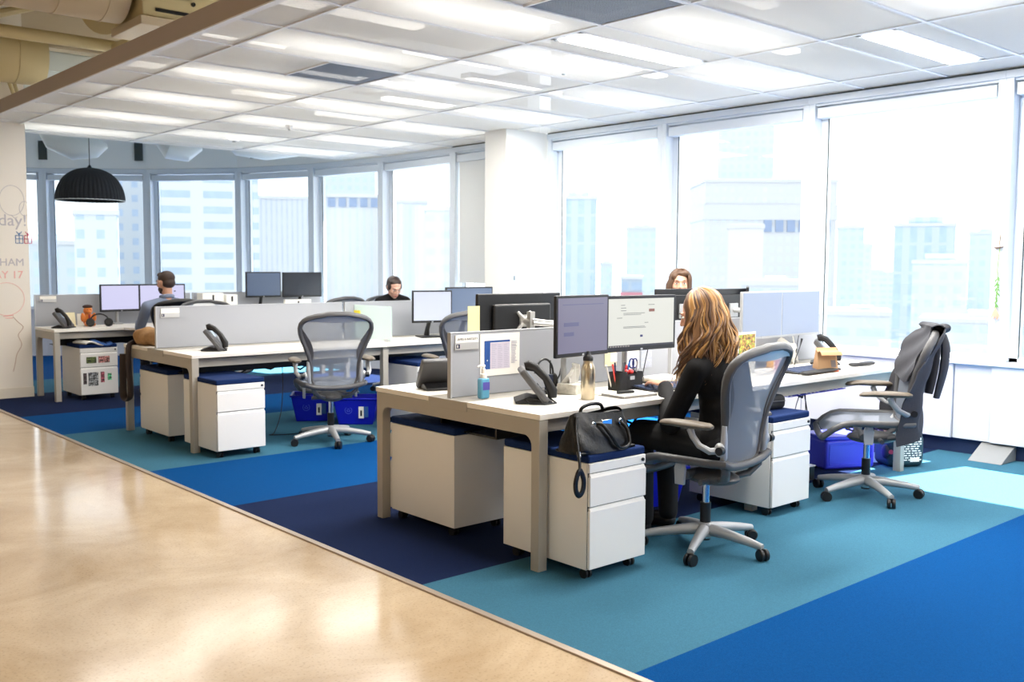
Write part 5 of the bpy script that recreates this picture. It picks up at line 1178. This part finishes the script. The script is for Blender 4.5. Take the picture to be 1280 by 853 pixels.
# --- woman by the window, only her eyes and hair showing above the monitors
def bob(cm):
    def fn(root, c, H, sc):
        random.seed(5); mb = MB()
        def P(x, y, z): return c+H @ Vector((x, y, z))
        mobj('hair_under', blob([('e', P(0, -0.024, 0.036), (0.084, 0.094, 0.086), H), ('e', P(0, -0.05, -0.03), (0.078, 0.066, 0.09), H), ('e', P(-0.02, 0.045, 0.085), (0.056, 0.032, 0.026), H), ('e', P(0.045, 0.04, 0.06), (0.028, 0.03, 0.035), H)], 0.008, 2), cm[0], root)
        for i in range(150):
            a = R(random.uniform(-228, 48)); ca, sa = math.cos(a), math.sin(a); pts = []
            for k in range(7):
                th = R(5+85*k/6); pts.append(P(-0.01+0.088*math.sin(th)*ca, -0.018+0.102*math.sin(th)*sa, 0.032+0.092*math.cos(th)))
            for k in range(1, 7): pts.append(P(0.09*ca*(1+0.1*math.sin(k)), -0.018+0.1*sa, 0.03-0.035*k))
            mb.slot(random.choice((0, 1, 1, 2))).tube(pts, [0.004]+[0.008]*9+[0.007, 0.005, 0.002], 5, flat=0.7)
        mb.build('hair', cm, root)
    return fn
J = seated(6.19, 5.06, (6.175, 4.97, 1.275), R(136), R(2), -1, shz=1.04, wrL=(6.30, 4.50, 0.78), wrR=(5.98, 4.50, 0.78), lean=0.05)
make_person('woman with shoulder-length brown hair peering over the monitors by the window', J, 0.007, mat('dark_knit', (40, 40, 48), 0.8), blackpant, bob([mat('hair_brown', (84, 58, 38), 0.5), mat('hair_chestnut', (136, 96, 64), 0.45), mat('hair_pale_brown', (190, 154, 116), 0.45)]))  # third tone is the palest brown among the mixed strands
# --- woman with tied-back dark hair
def tied(root, c, H, sc):
    def P(x, y, z): return c+H @ Vector((x, y, z))
    dk = mat('hair_near_black', (46, 32, 28), 0.4, noise=0.2, nscale=50)
    mobj('hair', blob([('e', P(0, -0.026, 0.040), (0.081, 0.090, 0.078), H), ('e', P(0, -0.045, -0.01), (0.076, 0.066, 0.07), H), ('e', P(0, 0.022, 0.076), (0.066, 0.040, 0.030), H), ('e', P(0.058, 0.008, 0.02), (0.022, 0.045, 0.048), H), ('e', P(-0.058, 0.008, 0.02), (0.022, 0.045, 0.048), H), ('e', P(0, -0.09, -0.06), (0.03, 0.03, 0.06), H)], 0.007, 3), dk, root)
J = seated(6.12, 8.97, (6.09, 8.82, 1.170), R(166), R(28), -1, shz=1.03, wrL=(6.22, 8.45, 0.78), wrR=(5.9, 8.45, 0.78), lean=0.08)
make_person('woman with tied-back dark hair and a black top looking down, middle row', J, 0.007, blacktop, blackpant, tied, skin_m=mat('fair_skin', (212, 168, 148), 0.5, noise=0.04, nscale=30))
# --- the man seen from behind
def short_hair(root, c, H, sc):
    def P(x, y, z): return c+H @ Vector((x, y, z))
    dk = mat('hair_short_brown', (58, 40, 32), 0.6, noise=0.3, nscale=120, bump=0.6, bscale=300)
    mobj('hair', blob([('e', P(0, -0.022, 0.048), (0.082, 0.092, 0.076), H), ('e', P(0, -0.045, -0.005), (0.074, 0.062, 0.062), H), ('e', P(0, 0.04, 0.088), (0.055, 0.036, 0.028), H)], 0.007, 2), dk, root)
    mobj('beard', blob([('e', P(0.045, 0.035, -0.065), (0.014, 0.035, 0.032), H), ('e', P(-0.045, 0.035, -0.065), (0.014, 0.035, 0.032), H), ('e', P(0, 0.062, -0.092), (0.034, 0.026, 0.022), H)], 0.006, 2), dk, root)
J = seated(4.10, 10.02, (4.095, 10.13, 1.215), R(24), R(8), 1, shz=0.99, wrL=(3.95, 10.50, 0.785), wrR=(4.32, 10.50, 0.785), lean=0.09, shw=0.235)
make_person('man with short brown hair and a beard in a grey-blue shirt, back turned, far left', J, 0.007, shirt, mat('dark_trousers', (36, 38, 46), 0.8), short_hair, collar=True)
# --- the dark jacket over the right-hand chair
ch2 = [o for o in COL.objects if o.get('label', '').startswith('grey mesh office chair draped')][0]
jk = thing('jacket', 'dark grey jacket hung over the back of the right-hand chair', 'jacket', ch2.location, ch2.rotation_euler[2])
jm = mat('charcoal_jacket', (52, 52, 58), 0.75, noise=0.12, nscale=20, bump=0.3, bscale=80)
def jacket(u, v):
    s = (u-0.5)*2
    if v < 0.35:            # front flap
        q = v/0.35; z = 0.72+0.345*q+0.03*abs(s)*(1-q); off = 0.032; x = s*back_w(min(z, 1.03))*0.98
        y = back_y(min(z, 1.04), x)+off*(1-q*0.3)
    elif v < 0.45:
        q = (v-0.35)/0.10; z = 1.065+0.012*math.sin(q*pi); x = s*0.19; y = back_y(1.04, x)+0.022-0.06*q
        if q < 0.5: x = s*0.17
    else:
        q = (v-0.45)/0.55; z = 1.065-0.64*q-0.05*abs(s)*q+0.02*math.sin(s*7)*q; wd = 0.19+0.10*min(1, q/0.3)-0.10*max(0, q-0.6)
        x = s*wd; y = back_y(max(0.47, min(1.04, z)), min(abs(x), 0.27))-0.045-0.022*math.sin(s*9+q*3)*q-0.05*q*(1-abs(s))
        if abs(s) > 0.8: y += 0.10*(abs(s)-0.8)/0.2*q
    return (x, y+0.006*math.sin(v*40+s*5), z)
MB().grid(jacket, 44, 60, 0.006).build('jacket_body', jm, jk)
for s in (-1, 1):
    MB().tube([(s*0.12, -0.39, 1.02), (s*0.13, -0.405, 0.94), (s*0.125, -0.40, 0.82), (s*0.11, -0.385, 0.72), (s*0.10, -0.37, 0.64)], [0.03, 0.042, 0.04, 0.036, 0.030], 14, flat=0.55, sm=4).build('sleeve', jm, jk)
MB().tube([(-0.10, -0.36, 1.05), (-0.05, -0.41, 1.06), (0.03, -0.425, 1.05), (0.09, -0.40, 1.02), (0.12, -0.43, 0.97)], [0.03, 0.04, 0.045, 0.038, 0.012], 14, flat=0.6).build('hood', jm, jk)
MB().box(-0.03, 0.03, -0.425, -0.415, 0.90, 0.925).build('neck_label', mat('grey_tag', (120, 112, 106), 0.8), jk)

# ------------------------------------------------------------ things in the middle and far rows
t = thing('rolled_bag', 'rolled brown cloth bag on the corner of the middle desk, its dark strap hanging down', 'bag', (3.22, 8.02, 0.7405))
cl = mat('brown_canvas', (164, 128, 88), 0.9, noise=0.35, nscale=40)
def roll(u, v):
    a = 2*pi*u; r = 0.075*(1+0.10*math.sin(a*3+v*9)+0.06*math.sin(v*21))*(0.35+0.65*math.sin(pi*min(1, max(0.0, v)))**0.35)
    return (-0.13+0.32*v, r*1.1*math.cos(a), max(0.002, 0.07+r*math.sin(a)))
MB().grid(roll, 28, 26).build('rolled_cloth', cl, t, loc=(-0.12, 0.02, 0), rot=(0, 0, R(-66)))
strap = mat('dark_brown_strap', (50, 36, 30), 0.6)
MB().tube([(-0.10, 0.10, 0.02), (-0.16, 0.16, 0.012), (-0.215, 0.15, 0.008), (-0.245, 0.14, -0.03), (-0.25, 0.13, -0.2), (-0.25, 0.10, -0.38), (-0.25, 0.13, -0.445), (-0.25, 0.21, -0.46), (-0.25, 0.27, -0.42), (-0.25, 0.27, -0.25), (-0.25, 0.25, -0.08)], 0.013, 8, flat=2.2, sm=5).build('shoulder_strap', strap, t)
tag(MB().grid(lambda u, v: (0.03+0.10*u, -0.02+0.04*v, 0.04+0.01*math.sin(u*9)), 6, 4, 0.02).build('tan_pouch', mat('black_leather', (22, 20, 20)), loc=(3.12, 8.22, 0.73)), 'small dark pouch beside the rolled brown bag', 'pouch')
# far left desk
t = thing('plush_toy', 'small orange-brown plush figure with a red tie on the far left desk', 'plush toy', (3.53, 10.84, 0.7405))
pl = mat('orange_plush', (206, 116, 44), 0.95, noise=0.3, nscale=60, sheen=0.4)
me = blob([('e', V3(0, 0, 0.075), (0.055, 0.045, 0.07)), ('e', V3(0, 0, 0.17), (0.048, 0.042, 0.045)), ('e', V3(0.06, -0.02, 0.10), (0.022, 0.022, 0.05)), ('e', V3(-0.06, -0.02, 0.10), (0.022, 0.022, 0.05)), ('e', V3(0.035, -0.06, 0.025), (0.022, 0.045, 0.022)), ('e', V3(-0.035, -0.06, 0.025), (0.022, 0.045, 0.022)), ('e', V3(0, -0.04, 0.155), (0.022, 0.018, 0.015))], 0.006, 2)
mobj('plush_body', me, pl, t)
MB().ell((0, 0.004, 0.212), (0.052, 0.046, 0.022)).build('dark_cap', mat('dark_brown_felt', (60, 40, 32), 0.9), t)
MB().prism([(-0.006, 0.13), (0.006, 0.13), (0.012, 0.06), (0, 0.045), (-0.012, 0.06)], -0.052, -0.044, 'y').build('tie', mat('dark_red_tie', (150, 30, 40), 0.6), t)
e = MB()
for s in (-1, 1): e.ell((s*0.016, -0.040, 0.18), (0.005, 0.004, 0.005), 8, 6)
e.build('eyes', black_pl, t)
t = thing('headphones', 'black over-ear headphones lying beside the orange plush figure', 'headphones', (3.62, 10.72, 0.7405), R(-20))
for x in (-0.10, 0.08): MB().lathe([(0.001, 0), (0.045, 0), (0.045, 0.01), (0.042, 0.035), (0.03, 0.045), (0.001, 0.045)], n=20).build('ear_cup', black_soft, t, rot=(R(75), 0, 0), loc=(x, -0.01, 0.045))
MB().tube([(-0.01+0.09*math.cos(R(d)), 0.02, 0.06+0.075*math.sin(R(d))) for d in range(0, 181, 12)], 0.008, 8).build('headband', black_pl, t)
tag(MB().box(-0.07, 0.07, -0.01, 0.01, 0, 0.15).build('calendar', mat('cream_card', (232, 222, 184), 0.8), loc=(3.36, 10.92, 0.7405), rot=(R(-12), 0, R(4))), 'cream desk card standing behind the phone on the far left desk', 'card')
tag(MB().box(-0.07, 0.07, -0.01, 0.01, 0, 0.13).build('calendar', paper, loc=(3.55, 11.02, 0.7405), rot=(R(-8), 0, R(-8))), 'white card propped behind the orange plush figure', 'card')
for i_, (lb, c, x, dz, rz) in enumerate((('bunch of newspapers on the photo-covered pedestal', (216, 214, 208), 3.42, 0, 10), ('blue magazine on the photo-covered pedestal', (60, 104, 176), 3.55, 0.0, -14))):
    tag(MB().grid(lambda u, v: ((u-.5)*0.20, (v-.5)*0.26, 0.015+0.02*math.sin(u*5+i_)), 12, 4, 0.014).build('newspaper' if i_ == 0 else 'magazine', mat('print_%d' % i_, c, 0.8, noise=0.25, nscale=40), loc=(x, 10.52, 0.582), rot=(0, 0, R(rz))), lb, 'paper')
# photos and magnets on the pedestal fronts (flat prints)
fy = 10.70-0.2955
for lb, x, z, w_, h, cols in (('green and yellow photo on the upper drawer of the photo-covered pedestal', 3.36, 0.385, 0.10, 0.065, ((70, 80, 40), .8)), ('reddish group photo on the upper drawer of the photo-covered pedestal', 3.48, 0.385, 0.115, 0.068, ((140, 96, 92), .6)), ('narrow dark photo strip on the lower drawer of the photo-covered pedestal', 3.325, 0.17, 0.035, 0.115, ((60, 50, 52), .8)), ('large black and white photo on the photo-covered pedestal', 3.375, 0.15, 0.10, 0.14, ((110, 112, 114), .9)), ('narrow red photo strip on the lower drawer of the photo-covered pedestal', 3.50, 0.18, 0.038, 0.11, ((130, 66, 76), .6)), ('green leaf magnet on the lower drawer of the photo-covered pedestal', 3.57, 0.20, 0.04, 0.07, ((80, 150, 110), .5))):
    tag(MB().box(0, w_, -0.0015, 0, 0, h).build('photo' if 'magnet' not in lb else 'magnet', photo_mat('photo_%d' % int(x*1000), [tuple(int(q*0.4) for q in cols[0]), cols[0], tuple(min(255, int(q*1.7)) for q in cols[0])], 60), loc=(x, fy, z)), lb, 'photo' if 'magnet' not in lb else 'magnet')
# white boxes and cartons in the far row
for lb, x, y, z, a, b_, c in (('white carton on the far row divider, left of the dark pair of monitors', 4.98, 11.0, 0.7405, 0.26, 0.16, 0.33), ('small white box beside the white carton of the far row', 5.22, 11.0, 0.7405, 0.14, 0.14, 0.31), ('white paper stack box under the right black monitor of the far row', 6.05, 10.86, 0.7405, 0.36, 0.05, 0.24)):
    t = thing('carton', lb, 'box', (x, y, z)); MB().box(-a/2, a/2, -b_/2, b_/2, 0, c).build('carton_body', paper, t, bevel=0.004)
    MB().box(-0.01, 0.012, -b_/2-0.002, -b_/2, c-0.08, c-0.02).build('print_mark', black_pl, t)
# drawings on the whiteboard wall
wb = WY-0.001
def loopc(cx, cz, rx, rz, n_=28): return [(cx+rx*math.cos(2*pi*k/n_), wb, cz+rz*math.sin(2*pi*k/n_)) for k in range(n_)]
pink = mat('pink_marker', (238, 178, 172), 0.6); greym = mat('grey_marker', (190, 186, 192), 0.6); bluem = mat('blue_marker', (90, 130, 180), 0.6); redm = mat('magenta_marker', (190, 50, 90), 0.6); brn = mat('tan_marker', (192, 164, 146), 0.6)
d = MB(); d.tube(loopc(2.88, 2.06, 0.12, 0.155), 0.0025, 5, closed=True); d.tube([(2.87, wb, 1.91), (2.90, wb, 1.88), (2.93, wb, 1.89)], 0.003, 5); tag(d.build('balloon_drawing', greym), 'large grey balloon outline drawn near the top of the whiteboard wall', 'drawing')
d = MB(); d.tube(loopc(3.0, 1.98, 0.05, 0.075), 0.0025, 5, closed=True); tag(d.build('balloon_drawing', greym), 'small grey balloon outline right of the large one on the whiteboard wall', 'drawing')
d = MB(); d.tube(loopc(2.66, 1.93, 0.10, 0.11), 0.0025, 5, closed=True); tag(d.build('balloon_drawing', pink), 'pink balloon outline at the left edge of the whiteboard wall', 'drawing')
d = MB(); d.tube(loopc(2.80, 1.04, 0.17, 0.17), 0.0025, 5, closed=True); d.tube([(2.76, wb, 0.86), (2.86, wb, 0.87), (2.85, wb, 0.84), (2.78, wb, 0.845)], 0.004, 5); tag(d.build('balloon_drawing', pink), 'pink balloon outline low on the whiteboard wall with a red knot', 'drawing')
d = MB(); d.tube([(2.86, wb, 0.85), (2.90, wb, 0.80), (2.95, wb, 0.74), (2.90, wb, 0.66), (2.93, wb, 0.56), (2.88, wb, 0.46), (2.86, wb, 0.36), (2.84, wb, 0.28)], 0.003, 5, sm=5); tag(d.build('string_drawing', brn), 'wavy tan balloon string drawn low on the whiteboard wall', 'drawing')
for lb, x, m in (('small blue gift box drawn on the whiteboard wall', 2.905, bluem), ('small magenta gift box drawn right of the blue one on the whiteboard wall', 2.99, redm)):
    d = MB(); z = 1.62
    for a, b_ in (((0, 0), (0.07, 0)), ((0.07, 0), (0.07, 0.08)), ((0.07, 0.08), (0, 0.08)), ((0, 0.08), (0, 0)), ((0.035, 0), (0.035, 0.11)), ((-0.005, 0.045), (0.075, 0.045)), ((0.035, 0.085), (0.01, 0.12)), ((0.035, 0.085), (0.06, 0.12))):
        d.tube([(x+a[0], wb, z+a[1]), (x+b_[0], wb, z+b_[1])], 0.004, 5)
    tag(d.build('gift_drawing', m), lb, 'drawing')
for body, sz, x, z, m, lb in (('thday!', 0.17, 2.60, 1.80, greym, 'grey outlined letters under the balloons on the whiteboard wall'), ('GRAHAM', 0.11, 2.52, 1.385, greym, 'faint grey handwritten capitals in the middle of the whiteboard wall'), ('MAY 17', 0.11, 2.60, 1.255, pink, 'faint red handwritten date on the whiteboard wall')):
    tx = text(body, sz, m, 'handwriting', None, (x, wb, z), (R(90), 0, 0), 0.001); tag(tx, lb, 'writing')
# dried plant hanging on the window post
t = thing('hanging_plant', 'small plant cutting with pinkish roots hanging on the right-hand window post', 'plant', (XW-0.03, 3.01, 1.56))
MB().tube([(0, 0, 0.10), (0, 0.005, 0.04), (0, 0, 0.0)], 0.003, 6).build('twine', mat('twine', (150, 130, 100), 0.9), t)
MB().tube([(-0.005, -0.03, 0.01), (-0.005, 0.02, 0.0), (-0.005, 0.04, 0.006)], [0.003, 0.009, 0.004], 8).build('suction_hook', mat('hook_brown', (90, 70, 60), 0.6), t)
st_ = MB(); st_.tube([(-0.006, 0.0, 0.0), (-0.008, 0.01, -0.15), (-0.01, 0.0, -0.28), (-0.01, 0.015, -0.44)], 0.003, 6)
st_.build('stem', mat('plant_stem', (130, 160, 80), 0.7), t)
lf = MB(); random.seed(4)
for k in range(22):
    z = -0.20-0.012*k+random.uniform(-.01, .01); a = random.uniform(-1.1, 1.1); L = random.uniform(0.03, 0.055)
    dy, dz = math.sin(a)*L*0.6, -abs(math.cos(a))*L
    lf.add([(-0.01, 0.005, z), (-0.014, 0.005+dy*0.5+0.007, z+dz*0.5), (-0.012, 0.005+dy, z+dz), (-0.014, 0.005+dy*0.5-0.007, z+dz*0.5)], [(0, 1, 2, 3)])
lf.build('leaf', mat('plant_leaf', (96, 150, 70), 0.6), t)['kind'] = 'stuff'
rt = MB()
for k in range(9): rt.tube([(-0.012, 0.01, -0.44), (-0.014, 0.01+0.004*(k-4), -0.47), (-0.014, 0.01+0.008*(k-4), -0.50-0.01*(k % 3))], 0.004, 5)
rt.build('roots', mat('pinkish_roots', (226, 178, 150), 0.8), t)['kind'] = 'stuff'
